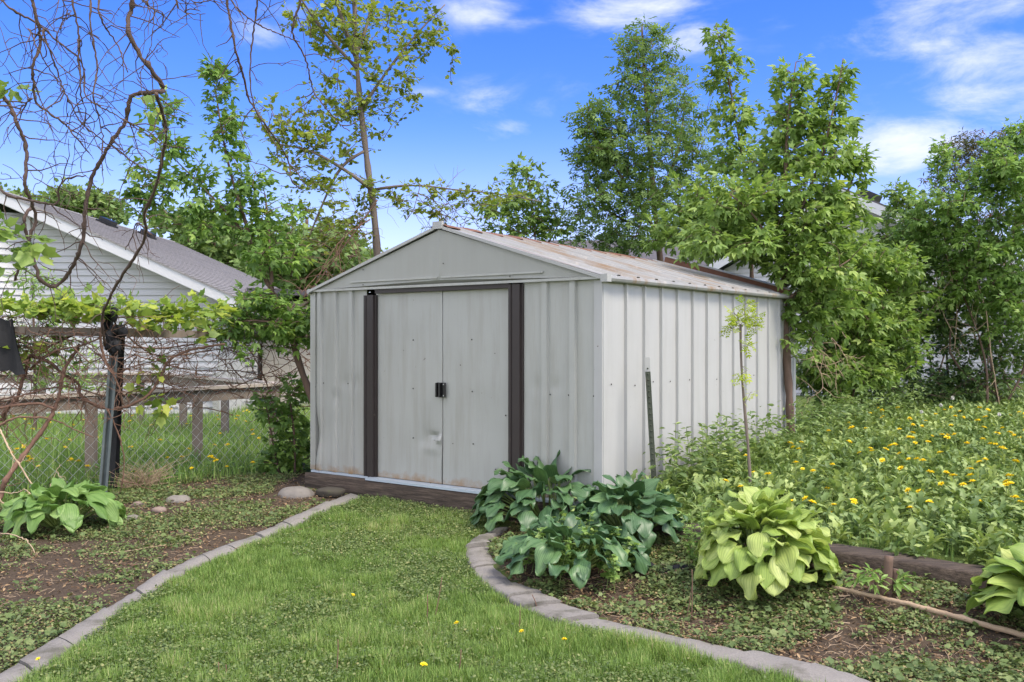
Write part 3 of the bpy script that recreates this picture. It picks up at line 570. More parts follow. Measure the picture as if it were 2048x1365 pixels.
def litter(n, poly, l0, l1, r, R=rng, zo=.008):
    q = sample_poly(poly, n); q = q[vis(q) & ~inshed(q)]; n = len(q); a = R.uniform(0, 2*math.pi, n); L = R.uniform(l0, l1, n)*R.uniform(.4, 1, n)
    d = np.stack([np.cos(a)*L, np.sin(a)*L], 1)/2; out = []
    for f in (-1, -.1, 1): xy = q+d*f+R.normal(0, .05, q.shape)*L[:, None]; out.append(np.c_[xy, gz(xy[:, 0], xy[:, 1])+zo+R.uniform(0, .02, n)])
    return np.stack(out, 1), np.full((n, 3), 1.)*R.uniform(.4, 1, (n, 1))*r
g = G()
for poly, n in ((bedL_poly, 1500), (bedR_poly, 1900)): a_, r_ = litter(n, poly, 0.02, .13, .0013); g.tubes(a_, r_, 4, cap=False)
tag(g.build('twig_litter', M['dry']), 'pale dry twigs and straw strewn over the soil of the beds', 'twigs', kind='stuff')
g = G(); q = sample_poly(np.concatenate([bedL_poly]), 9000); q2 = sample_poly(bedR_poly, 13000); q = np.concatenate([q, q2]); q = q[vis(q) & ~inshed(q)]; discs(g, q, .010, .034, .004, .02, 0, 1, tilt=.35, T=T_OV)
M['deadleaf'] = leafmat('dead_leaf', [(0, (.06, .035, .018)), (.5, (.17, .10, .05)), (1, (.38, .26, .14))], .1, .8)
tag(g.build('dead_leaf_litter', M['deadleaf']), 'brown dead leaves lying on the soil of the beds', 'leaf litter', kind='stuff')
# weedy patch on the raised ground to the right
g = G(); R = np.random.default_rng(77)
q = sample_poly(up_poly, 5600, R); q = q[vis(q, .1) & ~inshed(q, .05)]
nl = 11; n = len(q)*nl; c = np.repeat(q, nl, 0); a = R.uniform(0, 2*math.pi, n); el_ = R.normal(.55, .38, n); f = np.stack([np.cos(a)*np.cos(el_), np.sin(a)*np.cos(el_), np.sin(el_)], 1)
X, Y, Z = leaf_axes(f, np.array([0, 0, 1.])+R.normal(0, .25, (n, 3)), R); g.scatter(*T_DAND, np.c_[c, gz(c[:, 0], c[:, 1])+R.uniform(0, .05, n)], X, Y, Z, R.uniform(.055, .145, n)*np.where(c[:, 1] < 7, 1.15, 1.), np.clip(np.repeat(R.uniform(0, .7, len(q)), nl)+R.uniform(0, .4, n), 0, 1))
q = sample_poly(up_poly, 30000, R); q = q[vis(q, .1) & ~inshed(q, .03)]; discs(g, q, .025, .06, .02, .13, 0, .9, R, .5, T_OV)
s_, d_ = sd_(q[:, 0], q[:, 1]); k = (np.abs(s_-3.3) < .35) & (d_ > .3); discs(g, q[k], .04, .09, .10, .34, 0, .7, R, .6, T_OV); discs(g, q[k][::2], .04, .08, .2, .45, 0, .7, R, .6, T_OV)
tag(g.build('weed_patch', M['weed']), 'dense dandelion leaves and broad weeds beside and behind the timber', 'weeds', kind='stuff')
g = G(); q = sample_poly(up_poly, 75000, R); q = q[vis(q, .1) & ~inshed(q, .02)]; blades(g, q, .04, .13, .005, .1, 1., .5, R)
mead_poly = [[-2.0, 9.7], [-3.3, 8.5], [-4.3, 7.7], [-7.0, 6.2], [-16, 12], [-16, 24], [-1.5, 24], [-.5, 13]]
q = sample_poly(mead_poly, 130000, R); q = q[vis(q, .1) & ~inshed(q, .02)]; hm = .45+.75*fbm(q[:, 0]*.8, q[:, 1]*.8, 61)*np.where(q[:, 1] > 12.5, .45, 1.); blades(g, q, .10, .30, .008, .05, .95, .4, R, hmod=hm)
q = sample_poly(mead_poly, 9000, R); q = q[vis(q, .1) & (q[:, 1] < 13)]; discs(g, q, .05, .13, .02, .15, 0, .5, R, .6, T_DAND)
tag(g.build('tall_grass', M['meadow'], smooth_=False), 'tall unmown grass behind the chain link fence and among the dandelions', 'grass', kind='stuff')
#@@PART3

# ------------------------------------------------------------------ garden timbers, sticks, stones
tz = lambda p: float(gz(p[0], p[1]))
def tpt(p, z): return np.array([p[0], p[1], z])
tb = empty('landscape_timber', tpt((tim0+tim1)/2, .1)); tag(tb, 'weathered brown landscape timber edging the raised weedy ground on the right', 'timber')
toworld(beam(tpt(tim0, .190), tpt(tim0+(tim1-tim0)*.78, .142), .085, .10, 21, 60).build('beam', M['timber']), tb)
def rod(pts, r0, r1, n=24, sides=8, jit=.0, seed=1):
    q = smoothpath(pts, n); R = np.random.default_rng(seed); q = q+R.normal(0, jit, q.shape) if jit else q
    g = G(); g.tubes(q, np.linspace(r0, r1, n)*(1+.06*R.normal(size=n)), sides); return g
M['pole'] = plain('weathered_cane', (.33, .24, .155), .85, .45, 10, bumps=.3)
M['tarp'] = plain('black_weed_cloth', (.018, .018, .019), .8, .4, 60, bumps=.4)
M['stone'] = plain('granite_stone', (.19, .172, .148), .9, .4, 7, bumps=.5, dirt=(5, .62, (.12, .11, .07)))
M['stone_pink'] = plain('pinkish_stone', (.22, .165, .135), .9, .35, 7, bumps=.5, dirt=(5, .64, (.14, .12, .08)))
M['stone_dark'] = plain('dark_flat_stone', (.06, .052, .038), .95, .5, 7, bumps=.5, dirt=(6, .6, (.07, .09, .03)))
def gp3(px, py, z0=.06, up=0.):            # where the view ray of a photo point meets the terrain
    z = z0
    for _ in range(14): q = gpt(px, py, z); z = .5*z+.5*float(gz(q[0], q[1]))
    return np.array([q[0], q[1], z+up])
a, c = gp3(1665, 1183, up=.02), gp3(2110, 1300, up=.025)
o = rod([a, a*.6+c*.4+[0, 0, .015], c], .010, .015, 30, 8, .002).build('wooden_pole', M['pole']); tag(o, 'long pale wooden pole lying on the soil in front of the timber', 'pole')
def stick(pts, r, lab, mat='dry', up=.012):
    q = [gp3(*p, up=up) for p in pts]; tag(rod(q, r, r*.55, 16, 6, .002).build('dry_stick', M[mat]), lab, 'stick', 'loose dry sticks')
stick([(1512,1195),(1580,1228),(1650,1248)], .006, 'thin pale forked stick below the yellow green hosta')
stick([(1610,1203),(1670,1199),(1700,1196)], .006, 'short pale stick just left of the long wooden pole')
stick([(1545,1229),(1600,1236),(1650,1247),(1700,1252)], .004, 'thin straw coloured stick lying lowest in the right bed')
stick([(1895,1140),(1930,1156),(1990,1170)], .010, 'grey broken stick lying across the timber at the right edge')
stick([(2000,1085),(2030,1100),(2070,1112)], .014, 'pale peeled branch lying in the weeds at the far right')
stick([(470,1103),(560,1075),(640,1052)], .005, 'brown stick lying along the upper left bed beside the edging', 'vine_red')
stick([(180,1115),(250,1108),(330,1094),(420,1087)], .004, 'long thin dry stem across the middle of the left bed')
def blob(c, r, seed, mat, name, lab, grp=None, flat=1.):
    n1_, n2_ = 18, 28; th = np.linspace(.02, math.pi-.02, n1_)[:, None]; ph = np.linspace(0, 2*math.pi, n2_)[None]
    d = np.stack([np.sin(th)*np.cos(ph), np.sin(th)*np.sin(ph), np.cos(th)+0*ph], -1); R = np.random.default_rng(seed); k = np.ones(d.shape[:2])
    for _ in range(9):
        w = nrm(R.normal(size=3)); k += R.uniform(.03, .10)*np.tanh(3*(d@w-.35)*R.choice([-1, 1]))
    k += .04*np.sin(7*d[..., 0]+seed)*np.sin(6*d[..., 1])
    A = d*k[..., None]*np.array(r); A[..., 2] = np.sign(A[..., 2])*np.abs(A[..., 2])**flat*r[2]**(1-flat); g = G(); g.grid(A); o = g.build(name, M[mat]); o.location = tuple(c); return tag(o, lab, 'stone', grp)
SG = 'stones along the left bed'
blob(gp3(598, 992), (.15, .12, .085), 1, 'stone', 'stone', 'rounded grey boulder at the left end of the shed timber', SG)
blob(gp3(655, 993)+[0, 0, .02], (.13, .09, .05), 2, 'stone_dark', 'stone', 'dark flat stone leaning beside the rounded boulder', SG, .6)
blob(gp3(352, 1003), (.09, .07, .055), 3, 'stone', 'stone', 'mottled grey stone below the chain link fence', SG)
blob(gp3(281, 1010), (.075, .05, .04), 4, 'stone_pink', 'stone', 'pinkish stone nearest the galvanised post', SG)
blob(gp3(322, 1023), (.06, .05, .035), 5, 'stone_pink', 'stone', 'small pink stone between the mottled stone and the left hosta', SG)
blob(gp3(263, 1040), (.065, .05, .035), 6, 'stone', 'stone', 'pale stone just right of the left hosta leaves', SG)
blob(gp3(1855, 1222), (.03, .025, .02), 7, 'stone_pink', 'stone', 'small tan pebble above the long wooden pole', SG)
# stump with sprouts
c = gp3(1770, 1192); root = empty('tree_stump', c); g = G(); q = np.linspace(0, 1, 9)
for dx, dy, h, r in ((0, 0, .20, .026), (.04, .02, .13, .018), (-.05, .01, .10, .015)): g.tubes(np.stack([c[0]+dx+.02*q, c[1]+dy+0*q, c[2]-.03+(h+.03)*q], 1), r*(1.5-.6*q**.4), 8)
toworld(g.build('stump', M['bark']), root); w_, l_ = grow([(np.array([c+[0, 0, .0], c+[.02, 0, .1]]), .01, .008)], [(1745, 1150, 45, 22, c[1]-.05, .08, 16), (1800, 1160, 40, 25, c[1], .08, 12)], 5, T_OV, .06, 7, .012, .1, rtwig=.002)
toworld(l_.build('sprout', M['shrub_light']), root); tag(root, 'small cut brown stump with green sprouts in front of the timber', 'stump')
# scrap of black edging
g = G(); q = np.array([gp3(*p) for p in [(1265,1145),(1290,1138),(1320,1150),(1350,1152),(1385,1144)]]); q = smoothpath(q, 16); hh = .02+.03*np.abs(np.sin(np.linspace(0, 6, 16)))
A = np.stack([q+[0, 0, .004], q+np.c_[0*hh, 0*hh+.03, hh], q+np.c_[0*hh, 0*hh+.07, hh*.8]], 1); g.grid(A); tag(g.build('edging_scrap', M['tarp']), 'crumpled strip of black plastic lying between the hostas', 'plastic strip')
# ------------------------------------------------------------------ fence stake
M['tgreen'] = plain('green_stake_paint', (.040, .048, .030), .7, .4, 12, bumps=.2, dirt=(10, .62, (.10, .075, .05)))
c = P(1310, 1005, 6.85); c[2] = float(gz(c[0], c[1])); top = P(1294, 716, 6.87); root = empty('fence_stake', c); ax = nrm(top-c); xx = nrm(np.cross([0, 1., 0], ax)); yy = np.cross(ax, xx); L = np.linalg.norm(top-c)
g = G(); Ld = L*.90
g.box(c+ax*(Ld/2-.03), (.019, .003, Ld/2+.03), [xx, yy, ax]); g.box(c+ax*(Ld/2-.03)+yy*.014, (.003, .0105, Ld/2+.03), [xx, yy, ax]); toworld(g.build('post', M['tgreen'], smooth_=False), root)
g = G(); g.box(c+ax*(Ld+L*.05), (.019, .0032, L*.05), [xx, yy, ax]); g.box(c+ax*(Ld+L*.05)+yy*.014, (.003, .0105, L*.05), [xx, yy, ax]); toworld(g.build('tip', M['trim'], smooth_=False), root)
o0 = None
for i in range(22):
    g = G(); 
    if o0 is None: g.add(np.array(sv)*[.007, .014, .007], stt); o0 = o = g.build('stud', M['tgreen']); 
    else: o = o0.copy(); COL.objects.link(o)
    o.parent = root; o.location = tuple(c+ax*(.08+i*(L-.16)/21)-yy*.004-np.array(c))
tag(root, 'dark green studded steel fence stake standing near the side wall', 'stake')

# ------------------------------------------------------------------ hostas
def hosta(name, label, c, n, LL, WW, R0, H, mat, seed, az0=0, lay=0., inner=75, outer=-12, grp='hostas'):
    R = np.random.default_rng(seed); lf, st = G(), G(); rows, cols = 11, 15; c = np.asarray(c, float)
    for i in range(n):
        el_ = math.asin(min(.995, ((n-i-.4)/n)**.9)); a = i*2.39996+az0+R.normal(0, .2); L = LL*R.uniform(.75, 1.15); Wd = WW*R.uniform(.8, 1.12)
        rc = R0-.30*L; mid = c+np.array([math.cos(a)*rc*math.cos(el_), math.sin(a)*rc*math.cos(el_), .05+(H-.06)*math.sin(el_)*R.uniform(.82, 1.04)])
        pz = 1.15*math.sin(el_)**2.5-.62*math.cos(el_)+R.normal(0, .24); pitch = math.atan2(pz, .50+.45*math.sin(el_)); bend = math.radians(R.uniform(18, 55)); roll = R.normal(0, .34); rad = rc*math.cos(el_)
        o = mid-L*.5*np.array([math.cos(a)*math.cos(pitch), math.sin(a)*math.cos(pitch), math.sin(pitch)]); h = o[2]-c[2]
        hd = np.array([math.cos(a), math.sin(a), 0]); sdv = np.array([-math.sin(a), math.cos(a), 0]); v = np.linspace(0, 1, rows); ang = pitch+bend*.5-bend*v
        d = np.cos(ang)[:, None]*hd+np.sin(ang)[:, None]*np.array([0, 0, 1.]); ctr = o+np.concatenate([[[0, 0, 0]], np.cumsum((d[:-1]+d[1:])/2*L/(rows-1), 0)])
        nr = np.cross(d, sdv); nr = nr*np.sign((nr@np.array([0, 0, 1.])).sum() or 1)
        side = math.cos(roll)*sdv[None]+math.sin(roll)*nr; upn = math.cos(roll)*nr-math.sin(roll)*sdv[None]
        w = Wd*.5*(np.sin(math.pi*np.clip(v, 0, 1)**.72)**.80)*(1-.12*v)+.004; w[-1] = .001; w[0] = .012
        u = np.linspace(-1, 1, cols); fold = R.uniform(.12, .42)
        z = fold*.7*np.abs(u)[None]*w[:, None]-.25*(u**2)[None]*w[:, None]+.0045*np.cos(u*math.pi*7)[None]*np.sin(math.pi*v)[:, None]*(LL/.25)+R.uniform(.008, .026)*np.sin(v*R.uniform(7, 13)+R.uniform(0, 6))[:, None]*(u**3)[None]+.012*np.sin(v*5+R.uniform(0, 6))[:, None]*u[None]**2
        A = ctr[:, None]+side[:, None]*(w[:, None]*u[None])[..., None]+upn[:, None]*z[..., None]
        # the two lobes beside the stalk reach back a little
        A[0] += -hd*(.030*np.abs(u)[:, None]); lf.grid(A, r=np.clip(R.beta(2, 2)*.8+R.uniform(0, .25), 0, 1), l=np.tile(u, rows))
        b = c+np.array([math.cos(a)*R0*.10, math.sin(a)*R0*.10, -.01]); m_ = (b+o)/2+np.array([math.cos(a), math.sin(a), 0])*rad*.05+[0, 0, h*.18]; t_ = np.linspace(0, 1, 7)[:, None]
        st.tubes((1-t_)**2*b+2*t_*(1-t_)*m_+t_*t_*(o+d[0]*.015), np.linspace(.007, .0045, 7), 6)
    root = empty(name, c); toworld(lf.build('foliage', M[mat]), root); toworld(st.build('stalks', M['stem']), root); tag(root, label, 'hosta', grp); return root
hosta('hosta_plant', 'large dark blue green hosta against the right front corner of the shed', gp3(1096, 1052), 120, .205, .135, .58, .46, 'hosta', 1)
hosta('hosta_plant', 'dark blue green hosta lowest by the curved edging with pale weeds through it', gp3(1150, 1140), 70, .17, .11, .46, .27, 'hosta', 2, 1.)
hosta('hosta_plant', 'dark blue green hosta at the left end of the landscape timber', gp3(1256, 1078), 66, .185, .12, .37, .35, 'hosta', 3, 2.)
hosta('hosta_plant', 'big yellow green hosta beside the landscape timber', gp3(1530, 1164), 120, .175, .135, .38, .46, 'hosta_light', 9, 1.3)
hosta('hosta_plant', 'bright green hosta cut off by the right edge of the photo', gp3(2135, 1250), 54, .23, .155, .42, .33, 'hosta_light', 6, .9)
hosta('hosta_plant', 'mid green hosta alone in the left bed below the fence', gp3(122, 1056), 64, .205, .135, .44, .31, 'hosta_mid', 5, .2, inner=60, outer=-8)
def weeds(name, lab, cl, n, h, mat, seed, leaf, size):
    R = np.random.default_rng(seed); cl = np.asarray(cl); q = cl[R.integers(0, len(cl), n)]+np.c_[R.normal(0, .10, (n, 2)), 0*R.normal(size=n)]; t_ = np.linspace(0, 1, 5)[None, :, None]
    hh = h*R.uniform(.6, 1.1, n); tip = q+np.c_[R.normal(0, .05, (n, 2)), hh]; A = q[:, None]*(1-t_)+tip[:, None]*t_; g, l = G(), G(); g.tubes(A, np.full((n, 5), .0022), 4, cap=False)
    for f in np.linspace(.3, 1, 6):
        for k in range(5):
            a_ = R.uniform(0, 6.28, n); fw = np.stack([np.cos(a_), np.sin(a_), R.normal(.2, .3, n)], 1); X, Y, Z = leaf_axes(fw, np.array([0, 0, 1.])+R.normal(0, .3, (n, 3)), R); l.scatter(*leaf, q*(1-f)+tip*f, X, Y, Z, size*R.uniform(.6, 1.2, n)*(1.25-.6*f), R.uniform(0, 1, n))
    root = empty(name, cl[0]); st_ = toworld(g.build('stems', M['stem']), root); st_['kind'] = 'stuff'; toworld(l.build('leaves', M[mat]), root); tag(root, lab, 'weed')
weeds('weed_clump', 'pale soft weeds growing up through the lowest dark hosta', [gp3(*p) for p in ((1090,1150),(1130,1150),(1180,1160),(1215,1150),(1160,1120))], 34, .27, 'shrub_light', 3, T_MAPLE, .055)
weeds('weed_clump', 'whorled pale weeds among the left leaves of the yellow green hosta', [gp3(*p) for p in ((1430,1110),(1450,1130),(1420,1150))], 22, .36, 'shrub_light', 4, T_OV, .05)
weeds('weed_clump', 'tall leafy weeds against the foot of the side wall', [gp3(1380+34*i, 985-14*i) for i in range(6)], 46, .46, 'weed', 6, T_OV, .085)
# dried grass at the wall and below the fence
def dry(lab, c, n, sp, h, seed):
    R = np.random.default_rng(seed); g = G(); a_ = R.uniform(0, 6.28, n); b = c+np.c_[R.normal(0, sp, (n, 2)), 0*a_]; L = h*R.uniform(.5, 1.2, n); d = np.stack([np.cos(a_)*R.uniform(.1, 1, n), np.sin(a_)*R.uniform(.1, 1, n), R.uniform(.2, 1, n)], 1)
    A = np.stack([b, b+d*L[:, None]*.5, b+d*L[:, None]*np.array([1.2, 1.2, .75])], 1); g.tubes(A, np.full((n, 3), .0018), 3, cap=False); tag(g.build('dry_grass_tuft', M['dry']), lab, 'dry grass')
dry('tuft of dead straw at the foot of the side wall behind the stake', gp3(1330, 985), 260, .09, .22, 1)
dry('brown dead stems standing below the fence right of the galvanised post', gp3(285, 975), 200, .07, .34, 2)
# stalks left standing in the lawn
for i, (bx, by, tx_, ty) in enumerate([(868,1242,884,1155),(853,1245,855,1190),(672,1352,676,1280),(435,1365,437,1325),(450,1362,452,1330),(1037,1268,1040,1220),(1075,1218,1064,1190),(917,1345,922,1300),(1372,1240,1385,1165),(1383,1240,1384,1140)]):
    c = gp3(bx, by); tp = P(tx_, ty, c[1]); g = G(); g.tubes(smoothpath([c-[0, 0, .01], (c+tp)/2+[.004, 0, 0], tp], 8), np.linspace(.0030, .002, 8), 5)
    tag(g.build('dead_stalk', M['vine_red']), 'thin brown dead stalk standing up in the front garden', 'stalk', 'brown stalks standing in the garden')
# dandelions
def dandelion(mat, puff=False):
    R = np.random.default_rng(3); g = G(); g.tubes(np.array([[0, 0, 0], [.004, 0, .5], [0, .003, 1.]])*[1, 1, .14], np.full(3, .0022), 5, m=0)
    n = 60 if puff else 34; rr = np.sqrt(R.uniform(.02, 1, n)); a_ = R.uniform(0, 6.28, n)
    if puff: f = nrm(R.normal(size=(n, 3))); X, Y, Z = leaf_axes(f, R.normal(size=(n, 3)), R); g.scatter(*T_OV, np.tile([[0, 0, .14]], (n, 1)), X, Y, Z, np.full(n, .021), R.uniform(0, 1, n), m=1)
    else:
        f = np.stack([np.cos(a_)*(.25+rr), np.sin(a_)*(.25+rr), 1.15-rr], 1); X, Y, Z = leaf_axes(f, np.tile([[0, 0, 1.]], (n, 1))+R.normal(0, .2, (n, 3)), R); g.scatter(*T_OV, np.tile([[0, 0, .139]], (n, 1)), X, Y, Z, .013+.011*rr, R.uniform(0, 1, n), m=1)
    return g.build('dandelion', [M['stem'], M[mat]])
dproto, pproto = dandelion('petal'), dandelion('puff', True); used = set()
def flower(p, lab, grp, puff=False, sc=1., R=rng):
    o = pproto if puff else dproto
    if puff in used: o = o.copy(); COL.objects.link(o)
    used.add(puff); o.location = (p[0], p[1], float(gz(p[0], p[1]))); s = sc*R.uniform(.85, 1.25); o.scale = (s, s, s*R.uniform(.85, 1.25)); o.rotation_euler = (R.normal(0, .2), R.normal(0, .2), R.uniform(0, 6)); tag(o, lab, 'dandelion', grp)
R = np.random.default_rng(8); q = np.stack([R.uniform(1230, 2060, 420), R.uniform(0, 1, 420)], 1); cnt = 0
for x, v_ in q:
    y = 838+ (v_**1.5)*225; pr_ = .25 if x < 1560 else (.55 if x < 1750 else 1.)
    if R.uniform() > pr_ or (x < 1640 and y < 900) or cnt >= 120: continue
    p = gp3(x, y+10, .3)
    if p[1] > 12.5 or inshed(p[None, :2], .1)[0]: continue
    flower(p, 'yellow dandelion blooming in the weedy patch right of the shed', 'yellow dandelions right of the shed', sc=1.15, R=R); cnt += 1
for x, y in [(1845,838),(1905,815),(1880,824),(1998,845)]: flower(gp3(x, y+14, .35), 'white dandelion seed head at the back of the right weedy patch', 'white seed heads right of the shed', True, 1.0, R)
for x, y in [(920,1283),(1048,1291),(1120,1325),(838,1362),(697,1212),(82,1340)]: flower(gp3(x, y+8), 'single yellow dandelion low in the mown lawn', 'dandelions in the lawn', sc=.62, R=R)
cnt = 0
for _ in range(260):
    x, v_ = R.uniform(0, 560), R.uniform(); y = 820+v_**1.2*150
    if R.uniform() > (1. if x < 160 else .35) or cnt > 85: continue
    flower(gp3(x, y+12, .1), 'yellow dandelion in the tall grass behind the chain link fence', 'dandelions behind the left fence', sc=1.2, R=R); cnt += 1
for i in range(34): flower(gp3(R.uniform(250, 400), R.uniform(815, 850)), 'white dandelion seed head in the meadow behind the fence', 'white seed heads behind the left fence', True, 1.3, R)

# ------------------------------------------------------------------ left: fences and arbor
M['greywood'] = plain('grey_fence_wood', (.19, .155, .125), .9, .35, 9, bumps=.4, sc=(1, 1, .3)); M['palewood'] = plain('pale_rail_top', (.40, .35, .29), .9, .25, 9, bumps=.3)
def rail_fence(lab, pts, posts, zt=.875):
    root = empty('rail_fence', (*pts[0], 0)); 
    for a_, c_ in zip(pts[:-1], pts[1:]):
        a3, c3 = np.array([*a_, zt]), np.array([*c_, zt]); ax = nrm(c3-a3); yx = np.cross([0, 0, 1.], ax); L = np.linalg.norm(c3-a3)/2
        g = G(); g.box((a3+c3)/2-[0, 0, .085], (L, .02, .065), [ax, yx, [0, 0, 1]]); toworld(g.build('rail', M['greywood'], smooth_=False), root)
        g = G(); g.box((a3+c3)/2, (L+.03, .06, .018), [ax, yx, [0, 0, 1]]); toworld(g.build('cap_rail', M['palewood'], smooth_=False), root)
    for p in posts:
        g = G(); z0 = float(gz(*p)); g.box((p[0], p[1]+.05, (zt+z0)/2-.06), (.045, .045, (zt-z0)/2+.03)); toworld(g.build('post', M['greywood'], smooth_=False), root)
    tag(root, lab, 'fence')
cnr = (-2.83, 11.5)
rail_fence('near low wooden rail fence running from the left edge to the corner post', [(-5.3, 7.7), cnr], [(-4.17, 9.3), (-3.50, 10.45), (-2.9, 11.42), (-5.0, 8.1)])
rail_fence('far low wooden rail fence running away behind the near one', [cnr, (-5.75, 15.2), (-14, 15.2)], [(-4.0, 13.1), (-5.0, 14.3), (-6.0, 15.2), (-7.6, 15.2), (-9.2, 15.2)])
M['wire'] = plain('galvanised_wire', (.55, .55, .52), .5, .2, 8, metal=.1, bumps=0); M['steel'] = plain('galvanised_post', (.11, .13, .125), .5, .3, 9, metal=.5, bumps=.1, dirt=(9, .62, (.24, .22, .18)))
def chainlink(a, c, z0f, zt, cell=.052, r=.0026):
    a, c = np.array(a), np.array(c); L = np.linalg.norm(c-a); d = (c-a)/L; nw = int(L/cell); g = G(); H = zt-z0f; ns = int(H/cell); k = np.arange(ns+1); A = []
    nv = np.array([-d[1], d[0]])
    for i in range(nw):
        x = i*cell+np.where(((k+i) % 2) == 0, 0, cell); xy = a+d*x[:, None]+nv*(np.where(k % 2 == 0, .003, -.003))[:, None]
        zz = z0f+gz(*(a+d*i*cell))+k*cell; A.append(np.c_[xy, zz])
    A = np.array(A); g.tubes(A, np.full(A.shape[:2], r), 3, cap=False); return g
fa, fb = (-4.9, 7.55), (-2.0, 10.6)
root = empty('chain_link_fence', (*fa, 0)); toworld(chainlink(fa, fb, .0, 1.42).build('wire_mesh', M['wire']), root)
A = [np.array([*fa, 1.50]), np.array([-3.5, 8.1, 1.475]), np.array([-2.0, 10.6, 1.44])]
g = G(); g.box((A[0]+A[1])/2, (np.linalg.norm(A[1]-A[0])/2, .03, .035), [nrm(A[1]-A[0]), nrm(np.cross([0, 0, 1.], A[1]-A[0])), [0, 0, 1]]); g.box((A[1]+A[2])/2, (np.linalg.norm(A[2]-A[1])/2, .03, .035), [nrm(A[2]-A[1]), nrm(np.cross([0, 0, 1.], A[2]-A[1])), [0, 0, 1]]); toworld(g.build('top_rail', M['greywood'], smooth_=False), root)
tag(root, 'rusty chain link fence with a grey wooden top rail left of the shed', 'fence')
a, c = P(207, 990, 8.0), P(231, 700, 8.08); a[2] = gz(a[0], a[1])-.03; ax = nrm(c-a); xx = nrm(np.cross([0, 1., 0], ax)); yy = np.cross(ax, xx); L = np.linalg.norm(c-a)
g = G()
for ox, oy, hx, hy_ in ((0, 0, .020, .003), (-.019, -.014, .003, .016), (.019, -.014, .003, .016), (-.028, -.030, .010, .003), (.028, -.030, .010, .003)): g.box(a+ax*L/2+xx*ox+yy*oy, (hx, hy_, L/2), [xx, yy, ax])
tag(g.build('fence_post', M['steel'], smooth_=False), 'leaning galvanised steel channel post in front of the chain link fence', 'post')
a, c = P(222, 915, 8.5), P(236, 650, 8.5); a[2] = float(gz(a[0], a[1])); g = beam(a, c, .05, .045, 31, 20); tag(g.build('wooden_post', M['tarp']), 'blackened wooden post behind the galvanised channel post', 'post')
def cloth(lab, pts, Y, nx=12, nz=16, wav=.03, holes=False):
    (x0, y0), (x1, y1), (x2, y2), (x3, y3) = pts; u = np.linspace(0, 1, nx)[None, :, None]; v_ = np.linspace(0, 1, nz)[:, None, None]
    A = (P(x0, y0, Y)*(1-u)+P(x1, y1, Y)*u)*(1-v_)+(P(x3, y3, Y)*(1-u)+P(x2, y2, Y)*u)*v_; A = A+np.stack([0*A[..., 0], wav*np.sin(u[..., 0]*9+v_[..., 0]*3), wav*.4*np.sin(u[..., 0]*14)+0*A[..., 0]], -1); g = G(); g.grid(A); B = A+[0, .012, 0]; g.grid(B[:, ::-1])
    tag(g.build('black_tarp', M['tarp']), lab, 'tarp')
cloth('sheet of black weed cloth hanging from the fence rail at the left edge', [(-30,636),(22,640),(52,752),(-30,735)], 7.75)
g = G(); R = np.random.default_rng(4)
for k in range(12):
    cc = P(226+R.normal(0, 14), 655+R.normal(0, 26), 8.0+R.normal(0, .04)); n1_ = nrm(R.normal(size=(10, 14, 3))); th = np.linspace(0, math.pi, 9)[:, None]; ph = np.linspace(0, 6.283, 13)[None]
    d = np.stack([np.sin(th)*np.cos(ph), np.sin(th)*np.sin(ph), np.cos(th)+0*ph], -1); rr = .045*(1+1.2*(vnoise(d[..., 0]*3+k*7, d[..., 2]*3+d[..., 1]*2, k)-.5)); g.grid(cc+d*rr[..., None]*[.8, .8, 1.3])
tag(g.build('black_bundle', M['tarp']), 'bundle of crumpled black plastic tied to the top of the posts', 'plastic bundle')
# ------------------------------------------------------------------ grapevines
def canes(name, lab, mains, leafcl=None, seed=1, twigs=10, tl=(.12, .4), mat='vine', grp='bare grapevines hanging at the upper left', leafm='grape', per=3, lsize=.09, group_ok=True):
    """mains: [(pixel pts, Y0, Y1, r0, r1)]"""
    R = np.random.default_rng(seed); g = G(); nodes = []; tw = []; tr = []
    for pts, Y0, Y1, r0, r1 in mains:
        q = PP(pts, Y0, Y1); q[1:-1, 1] += R.normal(0, .05, len(q)-2); n = max(14, len(pts)*6); q = smoothpath(q, n, 2); q += R.normal(0, .0025, q.shape); rr = np.linspace(r0, r1, n)*(1+.10*R.normal(size=n)); rr[::9] *= 1.35
        g.tubes(q, rr, 7); nodes.append(q)
        for _ in range(int(twigs*len(pts)/6)):
            i = R.integers(1, n-1); td = nrm(q[min(i+1, n-1)]-q[i-1]); d = nrm(np.cross(td, [0, 1., 0])*R.choice([-1, 1])+td*R.uniform(-.2, .9)+R.normal(0, .4, 3)*[1, 1, .6]); L = R.uniform(*tl); p = [q[i]]
            for s_ in range(6): d = nrm(d+R.normal(0, .28, 3)+np.array([0, 0, -.10])); p.append(p[-1]+d*L/6)
            tw.append(p); tr.append(np.linspace(.0034, .0014, 7)*R.uniform(.7, 1.3))
            if R.uniform() < .6:
                b = p[3]; d2 = nrm(d+R.normal(0, .7, 3)); p2 = [b]
                for s_ in range(6): d2 = nrm(d2+R.normal(0, .3, 3)); p2.append(p2[-1]+d2*L*.09)
                tw.append(p2); tr.append(np.linspace(.0024, .0012, 7))
    if tw: g.tubes(np.array(tw), np.array(tr), 4, cap=False)
    root = empty(name, nodes[0][-1]); toworld(g.build('cane', M[mat]), root)
    if leafcl:
        _, l = grow([(nodes[0], .003, .002)], leafcl, seed, T_GRAPE, lsize, per, .03, .1, rtwig=.0016); toworld(l.build('leaves', M[leafm]), root)
    tag(root, lab, 'vine', grp); return root
